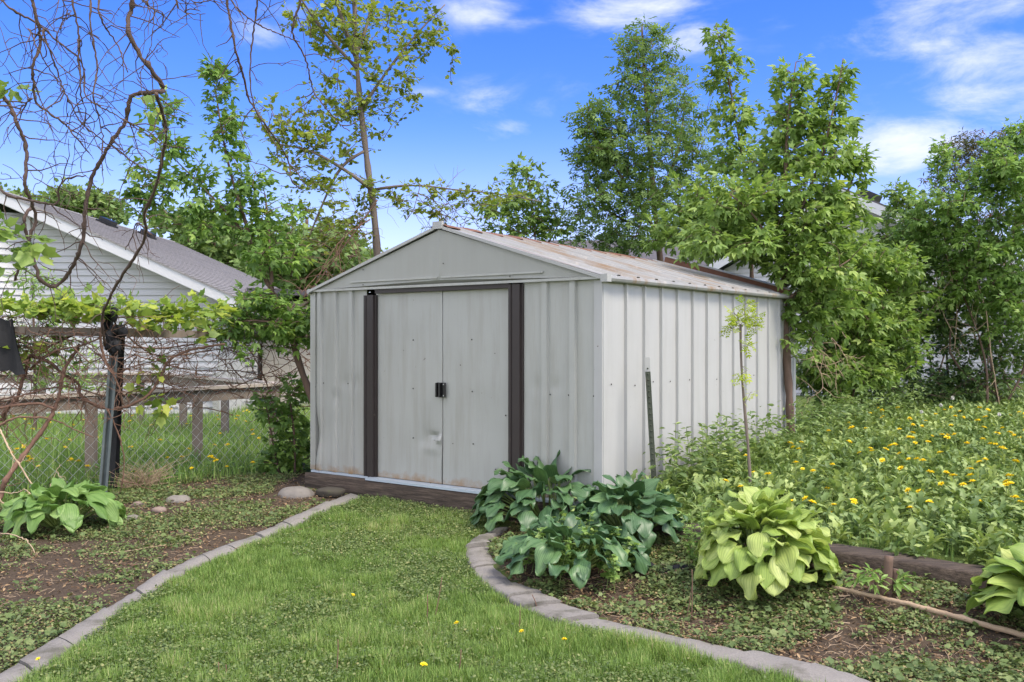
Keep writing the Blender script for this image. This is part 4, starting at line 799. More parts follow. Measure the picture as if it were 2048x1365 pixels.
HG = [("thick bare grapevine with a sharp kink that drops to a U bend", [([(252,-60),(255,0),(251,33),(262,70),(275,103),(304,143),(319,172),(311,190),(271,180),(256,194),(245,242),(227,278),(198,322),(176,359),(170,414),(161,473),(157,500),(139,528),(99,578),(82,565),(71,535),(55,488),(58,444),(66,411)],5.0,5.6,.0125,.010)], 16),
 ("bare grapevine falling straight down near the left edge and looping back up", [([(62,-60),(68,0),(75,55),(77,92),(71,136),(62,183),(66,205),(80,217),(113,236),(128,250),(152,272),(165,290)],4.8,5.1,.010,.004), ([(64,200),(40,200),(32,215),(30,240)],4.9,4.9,.005,.003)], 20),
 ("bare grapevine bowing in from the left edge down to the gable roof", [([(-20,175),(0,190),(18,220),(37,256),(48,289),(59,341),(64,380),(62,430),(52,480),(30,560)],5.2,5.5,.011,.008), ([(-10,360),(20,395),(60,402),(105,408),(110,375),(130,355),(170,352)],5.3,5.3,.008,.004)], 16),
 ("straight bare grapevine hanging second right of the straight left one", [([(174,-60),(178,0),(184,55),(188,110),(195,150),(196,200),(197,250),(205,310)],5.0,5.1,.0065,.003)], 14),
 ("thin bare grapevine curving right at the upper left of the sky", [([(198,-60),(200,0),(204,40),(220,80),(240,110),(256,145)],5.2,5.2,.006,.003)], 8),
 ("bare grapevine crossing the left sky diagonally with many side twigs", [([(-10,-20),(30,30),(70,40),(100,75),(140,100),(160,130),(165,190),(200,215),(240,235),(290,270),(320,290)],4.9,5.2,.006,.003), ([(60,60),(95,110),(110,165),(140,205),(165,220)],4.9,5,.004,.002)], 14),
 ("bare grapevine with ragged twigs hanging between the left pair of canes", [([(148,-60),(150,0),(160,60),(158,110),(163,180),(165,205)],5.0,5.1,.006,.004), ([(110,-40),(125,20),(140,15),(120,60)],5,5,.003,.002), ([(85,60),(98,120),(115,170),(150,240),(190,270),(230,300),(270,330)],5,5.3,.005,.003)], 14),
 ("bare grapevine falling from the top centre left into the leafy tree", [([(445,-60),(450,0),(465,60),(478,110),(487,160),(490,190),(510,220),(530,245),(548,270),(565,300),(577,330),(582,360),(600,380)],5.4,6.2,.008,.004), ([(450,-20),(475,20),(500,40),(540,60),(560,75),(600,85)],5.4,5.6,.005,.003)], 10),
 ("bare grapevine hanging just left of the slender trunk from the top edge", [([(600,-60),(596,0),(585,40),(584,75),(600,95),(615,130),(620,180),(650,215),(680,250),(700,262)],5.6,6.2,.0075,.003)], 10),
 ("bare grapevine swinging low between the two top centre vines", [([(520,-50),(515,0),(507,50),(502,100),(503,150),(508,210),(530,260),(560,300)],5.5,5.8,.006,.003)], 8),
 ("fine tangle of bare twigs along the top edge right of the kinked grapevine", [([(262,-30),(300,20),(330,30),(345,48)],5,5,.004,.002), ([(330,-40),(345,0),(365,30),(412,30)],5.1,5.1,.003,.002), ([(300,-40),(310,0),(312,40),(305,100),(280,150)],5.1,5.1,.003,.002), ([(370,-30),(380,10),(430,0)],5,5,.003,.002)], 22),
 ("long bare grapevine from the kink down to the black bundle", [([(311,188),(330,220),(333,264),(324,322),(306,388),(293,432),(290,470),(258,530),(247,560),(230,590),(215,618),(206,645),(210,690)],5.1,7.9,.009,.011), ([(300,470),(275,440),(262,470),(250,500)],6.6,6.8,.006,.003)], 18)]
for i, (lab, mains, tw_) in enumerate(HG):
    lc = [(310, 270, 40, 90, 5.6, .3, 8)] if i == 11 else ([(25, 175, 20, 12, 5, .1, 2), (25, 480, 45, 55, 5.2, .2, 10)] if i == 2 else None)
    canes('hanging_vine', lab, mains, lc, 30+i, tw_*.6, leafm='maple' if i == 2 else 'grape', per=6 if i == 2 else 3, lsize=.12 if i == 2 else .085)
AV = [([(-20,846),(0,840),(18,826),(32,802),(47,764),(56,738),(60,711),(82,714),(106,726),(129,750),(144,770),(155,788),(176,802),(205,818),(249,818),(279,805),(305,785),(318,759),(337,719),(374,700),(450,689)],7.9,8.4,.016,.010),
 ([(-10,1010),(0,990),(18,961),(41,917),(67,876),(94,843),(108,820),(117,788),(130,740),(160,690)],7.6,8.1,.022,.013), ([(-20,862),(29,835),(59,835),(88,837),(117,846),(147,858),(188,876)],7.7,8,.010,.004),
 ([(-10,818),(44,810),(76,808),(108,819)],7.8,7.9,.012,.011), ([(-10,802),(58,790),(110,772),(170,780),(230,800)],7.9,8.2,.008,.005), ([(90,700),(150,670),(200,660),(230,690),(300,700),(390,690),(470,675)],8,9.2,.009,.006),
 ([(60,740),(120,700),(180,690),(230,650)],8,8,.009,.006), ([(205,640),(200,680),(212,720),(240,760),(245,810)],7.9,8.1,.012,.006), ([(240,660),(300,710),(350,715),(430,700),(520,690),(600,700)],8.2,9.8,.007,.004),
 ([(215,820),(235,870),(247,920),(245,970)],8,8.1,.007,.004), ([(330,730),(400,745),(470,740),(560,760),(620,720)],8.8,9.9,.006,.004), ([(500,700),(530,760),(545,810),(550,870)],9.4,9.6,.007,.005), ([(560,690),(540,650),(600,600),(640,560)],9.6,9.8,.008,.005), ([(430,790),(520,755),(570,735),(625,690)],9.2,9.8,.006,.004)]
R = np.random.default_rng(12); rnd_c = []
for i in range(120):
    x, y = R.uniform(-10, 620), R.normal(715, 48); a_ = R.normal(0, .9)+(math.pi if R.uniform() < .5 else 0); L = R.uniform(60, 190); pts = [(x, y)]
    for s_ in range(5): a_ += R.normal(0, .35); pts.append((pts[-1][0]+math.cos(a_)*L/5, pts[-1][1]+math.sin(a_)*L/5*.7+2))
    Yb = 7.9+max(0, (x-200))/420*2.2+R.normal(.0, .10); rnd_c.append(([(p[0], min(max(p[1], 635), 985)) for p in pts], Yb, Yb+.1, R.uniform(.0025, .006), .002))
R_ = np.random.default_rng(9)
root = canes('grapevine', 'thick old brown grapevine sprawling over the chain link fence with fresh yellow leaves', AV+rnd_c, [(110, 612, 150, 30, 7.9, .25, 96), (330, 622, 160, 32, 8.3, .3, 84), (60, 690, 120, 50, 8, .2, 22), (300, 770, 140, 70, 8.4, .2, 14), (420, 650, 90, 30, 9, .3, 18)], 3, 5, (.15, .45), 'vine_red', None, per=5, lsize=.105)
canes('dry_cane', 'pale dry cane leaning down into the left hosta', [([(-5,850),(18,884),(35,911),(53,949),(70,984),(70,1010)],7.2,7.1,.007,.005), ([(0,985),(30,990),(50,975),(75,1000),(88,1020)],7.1,7.1,.004,.003), ([(88,1020),(100,960),(120,930)],7.1,7.2,.003,.002)], None, 5, 3, (.08, .2), 'dry', None)
canes('dry_cane', 'bent dry cane lying low at the left edge of the bed', [([(-5,998),(10,1020),(25,1048),(28,1052)],6.9,6.8,.006,.004), ([(0,1068),(40,1075),(60,1090),(80,1130),(88,1170)],6.3,6.0,.004,.003)], None, 6, 3, (.05, .15), 'dry', None)

# ------------------------------------------------------------------ houses
M['siding'] = plain('white_vinyl_siding', (.46, .46, .455), .5, .05, 3, bumps=.03); M['fascia'] = plain('white_fascia', (.54, .54, .54), .5, .03, 4, bumps=0)
M['beige'] = plain('beige_stucco', (.56, .50, .42), .8, .08, 5, bumps=.1)
m, t, b, o = newmat('grey_shingle'); br = t.nodes.new('ShaderNodeTexBrick'); v = objvec(t); t.links.new(v, br.inputs['Vector']); br.inputs['Scale'].default_value = 1.; br.inputs['Brick Width'].default_value = .32; br.inputs['Row Height'].default_value = .13; br.inputs['Mortar Size'].default_value = .012
br.inputs['Color1'].default_value = (.15, .14, .135, 1); br.inputs['Color2'].default_value = (.25, .235, .225, 1); br.inputs['Mortar'].default_value = (.08, .075, .07, 1)
t.links.new(mixc(t, .5, br.outputs['Color'], mixc(t, noise(t, 25, 5, .7, v), (.15, .14, .135), (.36, .35, .33))), b.inputs['Base Color']); b.inputs['Roughness'].default_value = .95; M['shingle'] = m
M['shingle_dark'] = plain('dark_shingle', (.085, .08, .085), .95, .4, 14, bumps=.3)
def lapwall(g, x0f, x1f, z0, z1, y, ex=.115, proud=.030, axes=None, org=(0, 0, 0)):
    ax = (np.array([1., 0, 0]), np.array([0, 1., 0])) if axes is None else axes; org = np.asarray(org, float); W3 = lambda x, yy, z: org+ax[0]*x+ax[1]*yy+np.array([0, 0, z])
    z = z0
    while z < z1:
        zb = min(z+ex, z1); a0, a1, b0, b1_ = x0f(z), x1f(z), x0f(zb), x1f(zb)
        if a1 > a0+.02:
            b1_ = max(b1_, b0+.001); g.quad(W3(a0, y-proud, z), W3(a1, y-proud, z), W3(b1_, y-.002, zb), W3(b0, y-.002, zb)); g.quad(W3(a0, y-.001, z), W3(a1, y-.001, z), W3(a1, y-proud, z), W3(a0, y-proud, z))
        z += ex
root = empty('white_house', (-8.5, 16.5, 0)); Y0 = 16.5; sl_ = .449
rz = lambda x: 2.13+.10+sl_*(-4.67-x)     # underside of the rake at column x
xr = lambda z: min(-5.12, -4.67-(z-2.02)/sl_)
g = G(); lapwall(g, lambda z: -8.42, xr, -.1, 3.75, Y0); toworld(g.build('gable_wall', M['siding'], smooth_=False), root)
g = G(); ang = math.radians(-38); aw = (np.array([math.cos(ang), math.sin(ang), 0]), np.array([-math.sin(ang), math.cos(ang), 0])); lapwall(g, lambda z: -.60, lambda z: 0, -.1, 3.62, 0, axes=(np.array([math.cos(ang), math.sin(ang)*-1, 0]), aw[1]*[-1, 1, 1]), org=(-8.44, Y0, 0)); toworld(g.build('angled_wall', M['siding'], smooth_=False), root)
g = G(); lapwall(g, lambda z: max(-12.6, -8.95-(3.66-z)/sl_), lambda z: -8.91, -.1, 3.6, Y0-.36); toworld(g.build('front_wall', M['siding'], smooth_=False), root)
g = G(); g.box((-8.43, Y0-.03, 1.9), (.035, .03, 1.75)); toworld(g.build('corner_board', M['fascia'], smooth_=False), root)
g = G(); lapwall(g, lambda z: -5.2, lambda z: -4.88, -.1, 2.1, Y0+1.6); g.quad((-5.12, Y0, -.1), (-5.12, Y0+8, -.1), (-5.12, Y0+8, 2.3), (-5.12, Y0, 2.3)); toworld(g.build('rear_wing_wall', M['siding'], smooth_=False), root)
g = G(); g.box((-5.16, Y0-.06, .1), (.045, .035, .75)); toworld(g.build('downspout', M['trim'], smooth_=False), root)
OVH = .42; th_ = math.atan(sl_); ax = np.array([math.cos(th_), 0, -math.sin(th_)]); zx = np.array([math.sin(th_), 0, math.cos(th_)])
def rk(x, y, off=0): return np.array([x, y, 2.13-.10+sl_*(-4.67-x)])+zx*off
g = G(); a, c = rk(-4.62, Y0-OVH, .0), rk(-8.80, Y0-OVH, .0); g.box((a+c)/2, (np.linalg.norm(a-c)/2, .015, .085), [ax, [0, 1, 0], zx]); toworld(g.build('rake_board', M['fascia'], smooth_=False), root)
g = G(); a, c = rk(-4.62, Y0-OVH/2+.01, -.09), rk(-8.80, Y0-OVH/2+.01, -.09); g.box((a+c)/2, (np.linalg.norm(a-c)/2, OVH/2, .008), [ax, [0, 1, 0], zx]); g.box((-4.90, Y0+3, 1.90), (.26, 3.35, .010)); toworld(g.build('soffit', M['siding'], smooth_=False), root)
# roof deck, textured in its own plane
ro = empty('roof_frame'); 
g = G(); Lr, Dr = 4.20/math.cos(th_), 8.0; nR = 40
for i in range(nR):
    x0, x1 = i*Lr/nR, (i+1)*Lr/nR; g.quad((-x0, -OVH-.03, .012), (-x0, Dr, .012), (-x1, Dr, .0), (-x1, -OVH-.03, .0)); g.quad((-x0, -OVH-.03, -.02), (-x0, Dr, -.02), (-x0, Dr, .012), (-x0, -OVH-.03, .012))
g.quad((0, -OVH-.03, -.02), (-Lr, -OVH-.03, -.02), (-Lr, -OVH-.03, .012), (0, -OVH-.03, .012))
o = g.build('roof', M['shingle'], smooth_=False); bpy.data.objects.remove(ro); o.location = tuple(rk(-4.58, Y0, .098)-np.array([-8.5, 16.5, 0])); o.rotation_euler = (0, th_, 0); o.parent = root
for xx_, yy2 in ((-8.42, 3.0), (-8.40, 5.1)):
    g = G(); g.box((0, 0, .06), (.13, .16, .05)); g.box((0, 0, .01), (.16, .2, .02)); v_ = g.build('roof_vent', M['black'], smooth_=False); v_.parent = root; v_.location = tuple(rk(xx_, Y0+yy2, .11)-np.array([-8.5, 16.5, 0])); v_.rotation_euler = (0, th_, 0)
for k_ in (0,):
    g = G(); axl = ax*[-1, 1, 1]; zl = zx*[-1, 1, 1]; a = rk(-8.78, Y0, .098); g.box(a+axl*2.2+np.array([0, Dr/2-OVH/2, 0]), (2.2, Dr/2+OVH/2, .02), [axl, [0, 1, 0], zl]); toworld(g.build('roof', M['shingle'], smooth_=False), root)
    g = G(); a = rk(-8.80, Y0-OVH, 0); g.box(a+axl*2.2, (2.2, .015, .085), [axl, [0, 1, 0], zl]); toworld(g.build('rake_board', M['fascia'], smooth_=False), root)
tag(root, 'white vinyl sided house with a grey shingled gable roof behind the left fence', 'house')
root = empty('beige_outbuilding', (-4.2, 19.5, 0)); g = G(); g.box((-4.05, 20.5, 1.05), (.95, 1.6, 1.15)); toworld(g.build('wall', M['beige'], smooth_=False), root)
g = G(); g.box((-3.4, 20.3, 2.30), (1.75, 2.0, .05), [nrm([1, 0, -.05]), [0, 1, 0], nrm([.05, 0, 1])]); toworld(g.build('roof', M['shingle_dark'], smooth_=False), root)
tag(root, 'plain beige outbuilding glimpsed between the house and the shed', 'outbuilding')
# right neighbour, turned like the shed
hu, hv = np.array([.80, -.60, 0]), np.array([.60, .80, 0]); ap = P(1678, 378, 22.); ap[2] += .0; root = empty('neighbour_house', (ap[0], ap[1], 0)); tp_ = math.tan(math.radians(27)); hw = 5.2
g = G(); lapwall(g, lambda z: max(-hw+.4, -(ap[2]-.18-z)/tp_), lambda z: min(hw-.4, (ap[2]-.18-z)/tp_), -.1, ap[2]-.2, .4, axes=(hu, hv), org=(ap[0], ap[1], 0)); toworld(g.build('gable_wall', M['siding'], smooth_=False), root)
g = G(); lapwall(g, lambda z: .4, lambda z: 9., -.1, ap[2]-hw*tp_, 0, axes=(hv, -hu), org=(ap+hu*(hw-.4))*[1, 1, 0]); toworld(g.build('side_wall', M['siding'], smooth_=False), root)
for sg in (-1, 1):
    ax = nrm(hu*sg+[0, 0, -tp_]); zx = np.cross(ax, hv); zx = zx*np.sign(zx[2]); L = hw/math.cos(math.radians(27))
    g = G(); g.box(ap+ax*L/2+hv*4.6+zx*.02, (L/2, 4.7, .03), [ax, hv, zx]); toworld(g.build('roof', M['shingle_dark'], smooth_=False), root)
    g = G(); g.box(ap+ax*L/2-hv*.115-zx*.10, (L/2, .012, .11), [ax, hv, zx]); toworld(g.build('rake_board', M['fascia'], smooth_=False), root)
ax = nrm(hu+[0, 0, -tp_]); zx = np.cross(ax, hv); zx = zx*np.sign(zx[2])
g = G(); g.box(ap+hv*1.2+ax*.35+zx*.12, (.18, .32, .09), [ax, hv, zx]); toworld(g.build('roof_vent', M['black'], smooth_=False), root)
g = G(); q = ap+hv*3.4+ax*.4; g.tubes(np.array([q, q+[0, 0, .2], q+[0, 0, .42]]), np.full(3, .06), 10); toworld(g.build('vent_pipe', M['black']), root)
tag(root, 'white sided neighbour house with a dark roof half hidden behind the right bushes', 'house')
ap = P(1215, 482, 27.); root = empty('far_house', (ap[0], ap[1], 0)); g = G(); g.box((ap[0]+1, ap[1]+2, 1.4), (3, 2, 1.5)); toworld(g.build('wall', M['siding'], smooth_=False), root)
g = G(); g.box((ap[0]+1, ap[1]+1.3, ap[2]-.45), (3.3, 1.9, .05), [[1, 0, 0], nrm([0, 1, .42]), nrm([0, -.42, 1])]); toworld(g.build('roof', M['shingle_dark'], smooth_=False), root); tag(root, 'distant house whose dark roof just shows above the shed ridge', 'house')

# ------------------------------------------------------------------ right fence under the bushes
fa, fb = (2.9, 13.6), (9.5, 12.4); root = empty('chain_link_fence', (*fa, 0)); toworld(chainlink(fa, fb, .0, 1.25, .06, .003).build('wire_mesh', M['wire']), root)
g = G(); g.tubes(np.array([[fa[0], fa[1], 1.62], [6, 13.03, 1.62], [fb[0], fb[1], 1.62]]), np.full(3, .022), 8); toworld(g.build('top_rail', M['steel']), root)
for f in (.05, .37, .70, .98): x, y = fa[0]+(fb[0]-fa[0])*f, fa[1]+(fb[1]-fa[1])*f; g = G(); g.tubes(np.array([[x, y, gz(x, y)-.05], [x, y, 1.], [x, y, 1.65]]), np.full(3, .03), 8); toworld(g.build('post', M['steel']), root)
tag(root, 'chain link fence smothered by bushes at the back right', 'fence')

# ------------------------------------------------------------------ trees and shrubs
def base(px, py, Y): q = P(px, py, Y); return np.array([q[0], q[1], float(gz(q[0], q[1]))])
def stem(pts, Y, r0, r1, Y1=None, ground=True):
    q = PP(pts, Y, Y1)
    if ground: q[0, 2] = float(gz(q[0, 0], q[0, 1]))-.05
    return (q, r0, r1)
GR = 'trees and saplings behind the shed'
plant('slender_tree', base(757, 800, 12), 'slender tree with small yellow green leaves rising behind the left roof', 'tree',
  [stem([(765,800),(757,640),(755,510),(750,440),(735,330),(722,220),(715,150),(710,60),(708,-90)], 12, .058, .026), stem([(712,115),(690,60),(672,0),(660,-70)], 12, .03, .02, 11.6, False), stem([(713,110),(735,50),(748,0),(755,-70)], 12, .03, .02, 12.3, False), stem([(716,140),(660,80),(615,20),(580,-40)], 12, .025, .01, 11.4, False), stem([(725,215),(790,120),(850,50),(890,10)], 12, .022, .008, 12.4, False), stem([(750,385),(690,340),(620,300),(560,290)], 12, .028, .01, 11.5, False), stem([(748,380),(800,372),(850,372),(920,382),(1000,388),(1085,405)], 12, .016, .005, 11.7, False), stem([(735,300),(680,330),(640,420),(600,520)], 12, .02, .008, 11.7, False)],
  [(715,70,150,90,12,.9,190), (640,40,70,60,12,.6,60), (840,60,70,60,12.3,.5,50), (905,110,14,60,12.3,.2,10), (690,220,120,90,12,.9,120), (620,290,100,70,11.7,.7,90), (560,250,60,70,11.6,.5,40), (800,170,70,70,12.2,.5,40), (650,380,110,60,11.7,.6,60), (760,390,60,30,12,.4,20), (870,395,100,35,11.9,.4,34), (980,390,80,35,11.8,.4,30), (640,470,100,60,11.8,.6,40), (700,450,70,50,12,.5,20), (850,430,80,50,12,.5,16)],
  'yellow', 'bark_grey', GR, seed=3, leaf=T_GRAPE, size=.075, per=8, spread=.02, sag=.05, rtwig=.0045, droop=.3)
plant('maple_sapling', base(640, 900, 9.3), 'leaning young maple growing from the fence beside the left shed corner', 'tree',
  [stem([(655,900),(640,840),(618,780),(600,735),(588,690),(580,650)], 9.0, .050, .030, 9.3), stem([(580,650),(555,600),(530,560),(510,510),(490,440),(470,380),(452,310),(440,240),(430,175)], 9.3, .028, .007, 9.6, False), stem([(545,590),(540,500),(535,430),(530,390)], 9.3, .02, .008, 9.5, False), stem([(500,480),(430,400),(380,350),(340,310)], 9.5, .015, .005, 9.2, False), stem([(575,650),(520,640),(470,645)], 9.2, .015, .006, 8.9, False), stem([(578,640),(620,600),(650,590)], 9.3, .012, .005, 9.1, False)],
  [(432,180,34,58,9.6,.3,22), (455,270,50,60,9.6,.3,26), (480,370,80,60,9.5,.4,39), (530,440,80,60,9.5,.5,46), (545,510,80,50,9.4,.5,39), (335,250,45,60,9.2,.3,17), (350,350,90,60,9.2,.4,33), (290,390,70,50,9.1,.3,19), (400,430,70,60,9.3,.4,26), (540,610,110,40,9.2,.45,52), (580,660,80,40,9.2,.4,39), (470,650,50,35,9,.3,15), (630,610,45,40,9.1,.2,15), (500,690,50,40,9,.3,9)],
  'maple_dark', 'bark', GR, seed=4, leaf=T_TRI, size=0.115, per=11, spread=.035)
plant('fence_shrub', base(590, 930, 9.4), 'bushy green shrub at the foot of the fence by the left shed wall', 'shrub', [stem([(590,945),(590,880),(580,800)], 9.4, .015, .008), stem([(560,945),(545,880),(530,800)], 9.4, .012, .006)], [(580,880,60,60,9.5,.3,46), (550,820,60,50,9.5,.3,26), (600,780,40,50,9.5,.2,18), (560,930,70,25,9.4,.3,20)], 'maple_dark', 'bark', None, seed=5, size=.12, per=8, spread=.03, leaf=T_TRI)
plant('tall_ash_tree', base(1300, 760, 13), 'tallest dark green tree with narrow leaflets rising behind the shed ridge', 'tree',
  [stem([(1330,800),(1325,560),(1310,430),(1300,300),(1290,180),(1285,90),(1284,50)], 13, .08, .010), stem([(1322,480),(1260,380),(1200,290),(1165,230)], 13, .03, .008, 12.6, False), stem([(1310,420),(1360,300),(1370,200)], 13, .03, .008, 13.3, False), stem([(1318,470),(1240,440),(1170,390)], 13, .025, .007, 12.7, False)],
  [(1330,140,60,50,13.2,.4,26), (1395,350,60,60,13.2,.5,40), (1225,250,70,60,12.8,.5,34), (1287,110,60,70,13,.6,60), (1290,210,95,80,13,.9,96), (1300,320,130,90,13,1.1,130), (1240,330,80,60,12.8,.6,44), (1175,240,42,36,12.6,.3,26), (1190,310,60,50,12.7,.4,50), (1280,420,160,70,12.8,1.,120), (1180,400,80,50,12.7,.5,40), (1370,250,60,90,13.3,.6,50), (1230,480,120,40,12.6,.6,50)],
  'ash', 'bark', GR, seed=6, leaf=T_ASH, size=.20, per=5, spread=.02, sag=.1, droop=.3)
plant('young_maple_tree', base(1500, 800, 11.6), 'young maple whose single thin leader rises left of the forked maple', 'tree',
  [stem([(1500,800),(1505,600),(1500,450),(1488,330),(1470,230),(1455,150),(1440,90),(1432,50)], 11.6, .05, .006), stem([(1495,400),(1440,380),(1400,400)], 11.6, .02, .006, 11.2, False)],
  [(1435,75,26,26,11.6,.2,10), (1448,140,46,50,11.6,.3,21), (1465,220,50,50,11.6,.3,24), (1480,310,70,60,11.6,.5,43), (1420,400,90,70,11.3,.6,79), (1380,460,90,50,11.2,.6,64), (1470,470,90,50,11.3,.5,57)],
  'maple', 'bark', GR, seed=7, leaf=T_TRI, size=0.135, per=12, spread=.05)
plant('forked_maple_tree', base(1580, 880, 9.55), 'maple with two leaders and a brown trunk at the rear corner of the shed', 'tree',
  [stem([(1582,880),(1578,780),(1570,680),(1566,600),(1572,500),(1570,400),(1572,300),(1580,200),(1592,125)], 9.6, .052, .007, 9.9), stem([(1572,470),(1610,400),(1640,330),(1662,240),(1680,160),(1686,118)], 9.7, .025, .006, 9.9, False), stem([(1574,520),(1640,470),(1690,400),(1720,320)], 9.7, .022, .006, 10.1, False), stem([(1566,560),(1600,545),(1500,420),(1460,380)][0:1]+[(1540,480),(1500,420),(1460,390)], 9.6, .02, .006, 9.3, False), stem([(1570,600),(1640,560),(1700,520)], 9.6, .018, .006, 9.5, False)],
  [(1590,150,34,36,9.9,.25,12), (1585,220,55,60,9.9,.4,34), (1580,310,110,70,9.9,.6,59), (1682,150,28,34,9.9,.2,10), (1670,230,44,60,9.9,.3,27), (1655,310,75,60,9.9,.5,31), (1715,320,30,50,10,.2,13), (1580,400,120,60,9.8,.6,81), (1480,420,90,60,9.5,.5,49), (1680,420,70,60,9.9,.4,37), (1600,480,150,55,9.7,.6,93), (1460,490,110,45,9.5,.5,43), (1590,540,60,45,9.5,.3,31), (1660,570,90,60,9.7,.5,56), (1590,640,40,80,9.6,.15,14), (1640,640,70,60,9.8,.4,28)],
  'maple', 'bark', GR, seed=8, leaf=T_TRI, size=0.13, per=13, spread=.045)
plant('viburnum_shrub', base(60, 780, 13), 'round shrub with pale flower balls before the white house', 'shrub', [stem([(70,830),(70,700),(65,600)], 13, .03, .01)], [(70,560,60,26,13,.4,30), (80,700,110,80,13,.5,120), (160,760,90,50,13,.4,60)], 'shrub_light', 'bark', None, seed=9, size=.10, per=8, leaf=T_OV)
GB = 'bushes along the right back fence'
def bush(name, lab, px, Y, cl, mat, seed, size=.09, per=9, leaf=T_MAPLE, ns=4, h=500):
    R = np.random.default_rng(seed); st_ = [stem([(px+R.normal(0, 30), 810), (px+R.normal(0, 45), 700), (px+R.normal(0, 60), h+60+R.normal(0, 30))], Y+.35+R.normal(0, .2), .018, .006) for _ in range(ns)]
    return plant(name, base(px, 815, Y), lab, 'shrub', st_, cl, mat, 'bark', GB, seed=seed, size=size, per=per, leaf=leaf, spread=.035)
bush('leafy_bush', 'light green maple bush just right of the rear shed corner', 1700, 11.6, [(1700,640,90,90,11.6,.6,200), (1660,740,90,60,11.4,.5,110), (1730,540,110,70,11.8,.6,190), (1760,680,90,90,12,.5,170), (1640,560,60,60,11.3,.4,60), (1790,600,80,80,12.2,.5,110), (1700,740,110,50,11.8,.5,110)], 'maple', 11, .13, 12, T_TRI)
bush('leafy_bush', 'dark bush with gaps showing white siding in the middle of the back fence', 1850, 13, [(1830,540,110,80,13,.7,260), (1800,490,90,50,13.2,.6,150), (1880,650,120,60,13,.6,120), (1790,740,80,40,12.8,.5,60), (1900,760,120,34,12.9,.5,60), (1830,430,60,50,13.2,.5,60), (1960,700,100,80,12.9,.6,150), (1840,640,90,50,12.9,.5,90), (2040,690,60,90,12.8,.5,90)], 'shrub', 12, .085, 10)
bush('leafy_bush', 'arching light green bush at the right edge of the photo', 1990, 12, [(2000,340,80,60,12,.6,120), (2030,270,40,30,12,.3,26), (1900,420,80,60,12.2,.6,90), (2050,420,80,110,12,.6,130), (1960,500,110,70,12.2,.6,170), (2020,600,90,80,12.2,.6,170), (1930,580,90,50,12.4,.5,90), (1880,330,24,50,12.4,.3,24), (1850,460,60,50,12.4,.4,50)], 'shrub_light', 13, .115, 12, T_TRI, h=380)
bush('flowering_shrub', 'tall wine leaved shrub with small pink flowers at the upper right', 1990, 14.5, [(1965,310,80,50,14.5,.8,170), (1905,350,55,55,14.5,.6,90), (2030,300,70,50,14.5,.6,110), (2010,440,110,110,14.3,.8,300), (1930,290,40,36,14.4,.4,60), (2000,560,90,60,14.2,.6,100)], 'redshrub', 14, .075, 10, T_OV, h=350)
bush('leafy_bush', 'slim bush poking up in front of the neighbour roof', 1800, 13.5, [(1795,385,36,30,13.5,.3,20), (1805,430,36,36,13.5,.3,20), (1770,510,70,40,13.4,.4,70), (1710,500,50,40,13.2,.4,40)], 'maple', 15, .125, 10, T_TRI, h=400)
bush('leafy_bush', 'low dark thicket along the foot of the back fence', 1780, 12.4, [(1700,780,110,26,12.0,.5,90), (1850,790,120,22,12.6,.5,60), (1980,770,90,40,12.6,.5,70), (1660,830,70,30,11,.5,60)], 'shrub', 16, .085, 8, T_OV, ns=5, h=740)
plant('leafy_sapling', base(1075, 700, 13), 'small leafy sapling rising just behind the shed ridge', 'tree', [stem([(1080,760),(1075,600),(1070,450),(1055,345)], 13, .03, .006), stem([(1075,520),(1120,450),(1130,400)], 13, .015, .005, 13, False)], [(1050,345,34,26,13,.25,18), (1055,400,80,50,13,.5,70), (1075,455,110,40,13,.5,80), (980,420,50,40,12.8,.4,20)], 'maple', 'bark', GR, seed=17, leaf=T_TRI, size=.13, per=8, spread=.04)
# small sapling standing in front of the side wall
c = gp3(1503, 1003); q = np.concatenate([[c-[0, 0, .04]], PP([(1497,900),(1490,830),(1484,760),(1481,690),(1481,650)], c[1]+.02, c[1]+.05)])
plant('young_sapling', c, 'thin sapling with a tuft of lime green leaves before the side wall', 'sapling', [(q, .0125, .007)], [(1490,632,30,26,c[1]+.05,.12,26), (1462,655,16,14,c[1]+.05,.06,7), (1512,650,16,10,c[1]+.05,.06,7), (1492,690,16,10,c[1],.05,4), (1478,745,10,26,c[1],.05,3), (1497,735,10,30,c[1],.05,3), (1495,787,10,6,c[1],.03,2)], 'lime', 'bark_grey', None, seed=18, leaf=T_ASH, size=.075, per=4, spread=.006, sag=.1, rtwig=.002)
canes('dry_vine', 'pale dead vine stems hanging in the bushes right of the shed', [([(1598,560),(1606,620),(1620,680),(1660,720),(1690,760)],10.5,10.6,.006,.003), ([(1590,600),(1640,650),(1680,700),(1700,740)],10.5,10.7,.005,.003), ([(1620,700),(1650,770),(1630,790),(1612,800)],10.3,10.3,.005,.003), ([(1700,690),(1670,640),(1620,580)],10.6,10.6,.004,.002)], None, 21, 14, (.2, .5), 'dry', 'dead vines on the back right bushes')
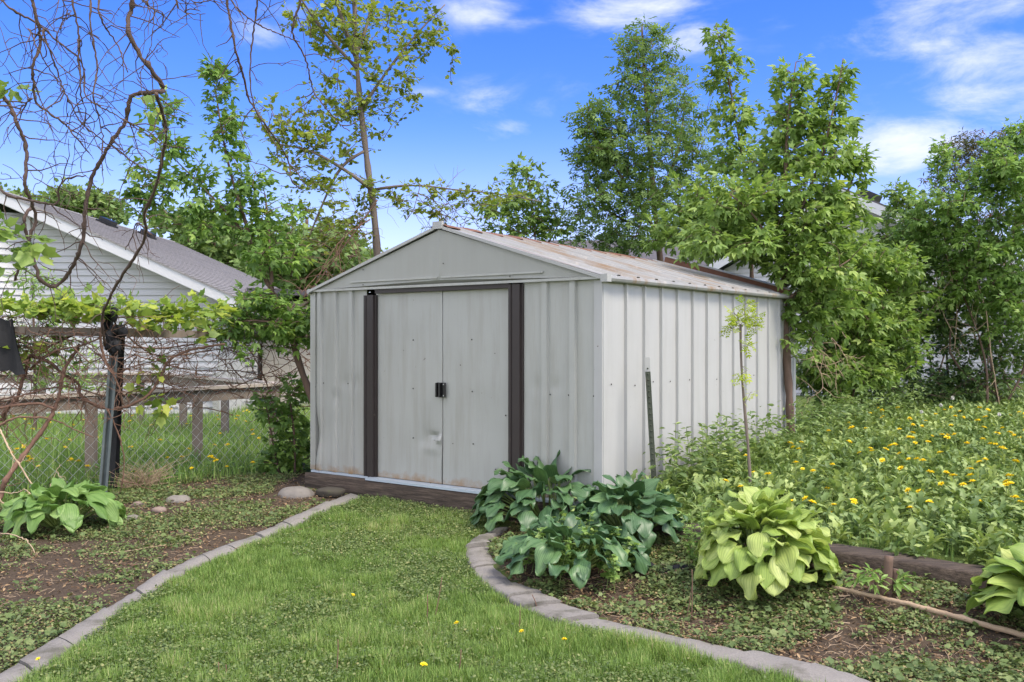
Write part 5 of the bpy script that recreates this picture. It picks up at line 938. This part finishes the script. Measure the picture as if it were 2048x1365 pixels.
canes('dry_vine', 'long pale vine dropping from the bushes to the dandelions at the back right', [([(1945,540),(1965,610),(1975,690),(1985,760),(2000,820)],12.2,12,.007,.004), ([(1885,545),(1878,600),(1890,650),(1915,680),(1908,700)],12.3,12.3,.006,.003), ([(1890,470),(1895,540),(1917,600),(1910,690)],12.3,12.3,.006,.003), ([(1990,440),(1960,500),(1900,560),(1850,640)],12.2,12.3,.005,.003)], None, 22, 8, (.2, .5), 'dry', 'dead vines on the back right bushes')
canes('dry_vine', 'tangle of dead brown vine hanging behind the left roof slope', [([(755,400),(720,450),(690,490),(660,530),(640,560)],11.7,11.5,.010,.005), ([(740,440),(690,470),(655,520),(630,570)],11.6,11.4,.008,.004), ([(700,440),(680,500),(640,545),(600,590)],11.6,11.3,.006,.004), ([(850,372),(880,420),(925,455)],11.8,11.9,.006,.003), ([(870,378),(910,420),(935,450)],11.8,11.9,.005,.003), ([(840,372),(830,420),(810,445)],11.8,11.9,.005,.003)], None, 23, 26, (.3, .8), 'vine_red', None)
# far trees beyond the houses
GF = 'far trees beyond the houses'
def fartree(lab, px, Y, cl, seed, size=.28): 
    return plant('broad_tree', base(px, 690, Y), lab, 'tree', [stem([(px,690),(px,560),(px+4,440)], Y, .25, .06)], cl, 'far', 'bark', GF, seed=seed, leaf=T_GRAPE, size=size, per=9, spread=.25, rtwig=.02, sag=.08, tilt=.6)
fartree('far broad crown showing above the left house roof', 170, 46, [(165,402,64,24,46,2.5,260), (215,420,40,22,46,2,90), (120,418,36,18,46,2,50)], 31, .28)
fartree('far rounded crown behind the leaning young maple', 420, 36, [(400,450,90,30,36,3,200), (450,500,110,44,36,3,240)], 32)
fartree('far bright crown between the slender tree and the left roof slope', 610, 34, [(600,500,80,50,34,3,220), (560,550,90,50,34,3,200), (660,500,70,60,34,3,230), (720,530,70,40,34,3,150)], 33)
fartree('far pale crown low behind the slender tree trunk', 500, 40, [(480,520,80,50,40,3,200), (520,580,90,40,40,3,160)], 34, .38)
fartree('far small crown at the far left edge above the roof', 40, 50, [(40,392,30,10,50,2,40)], 35, .28)
#@@END
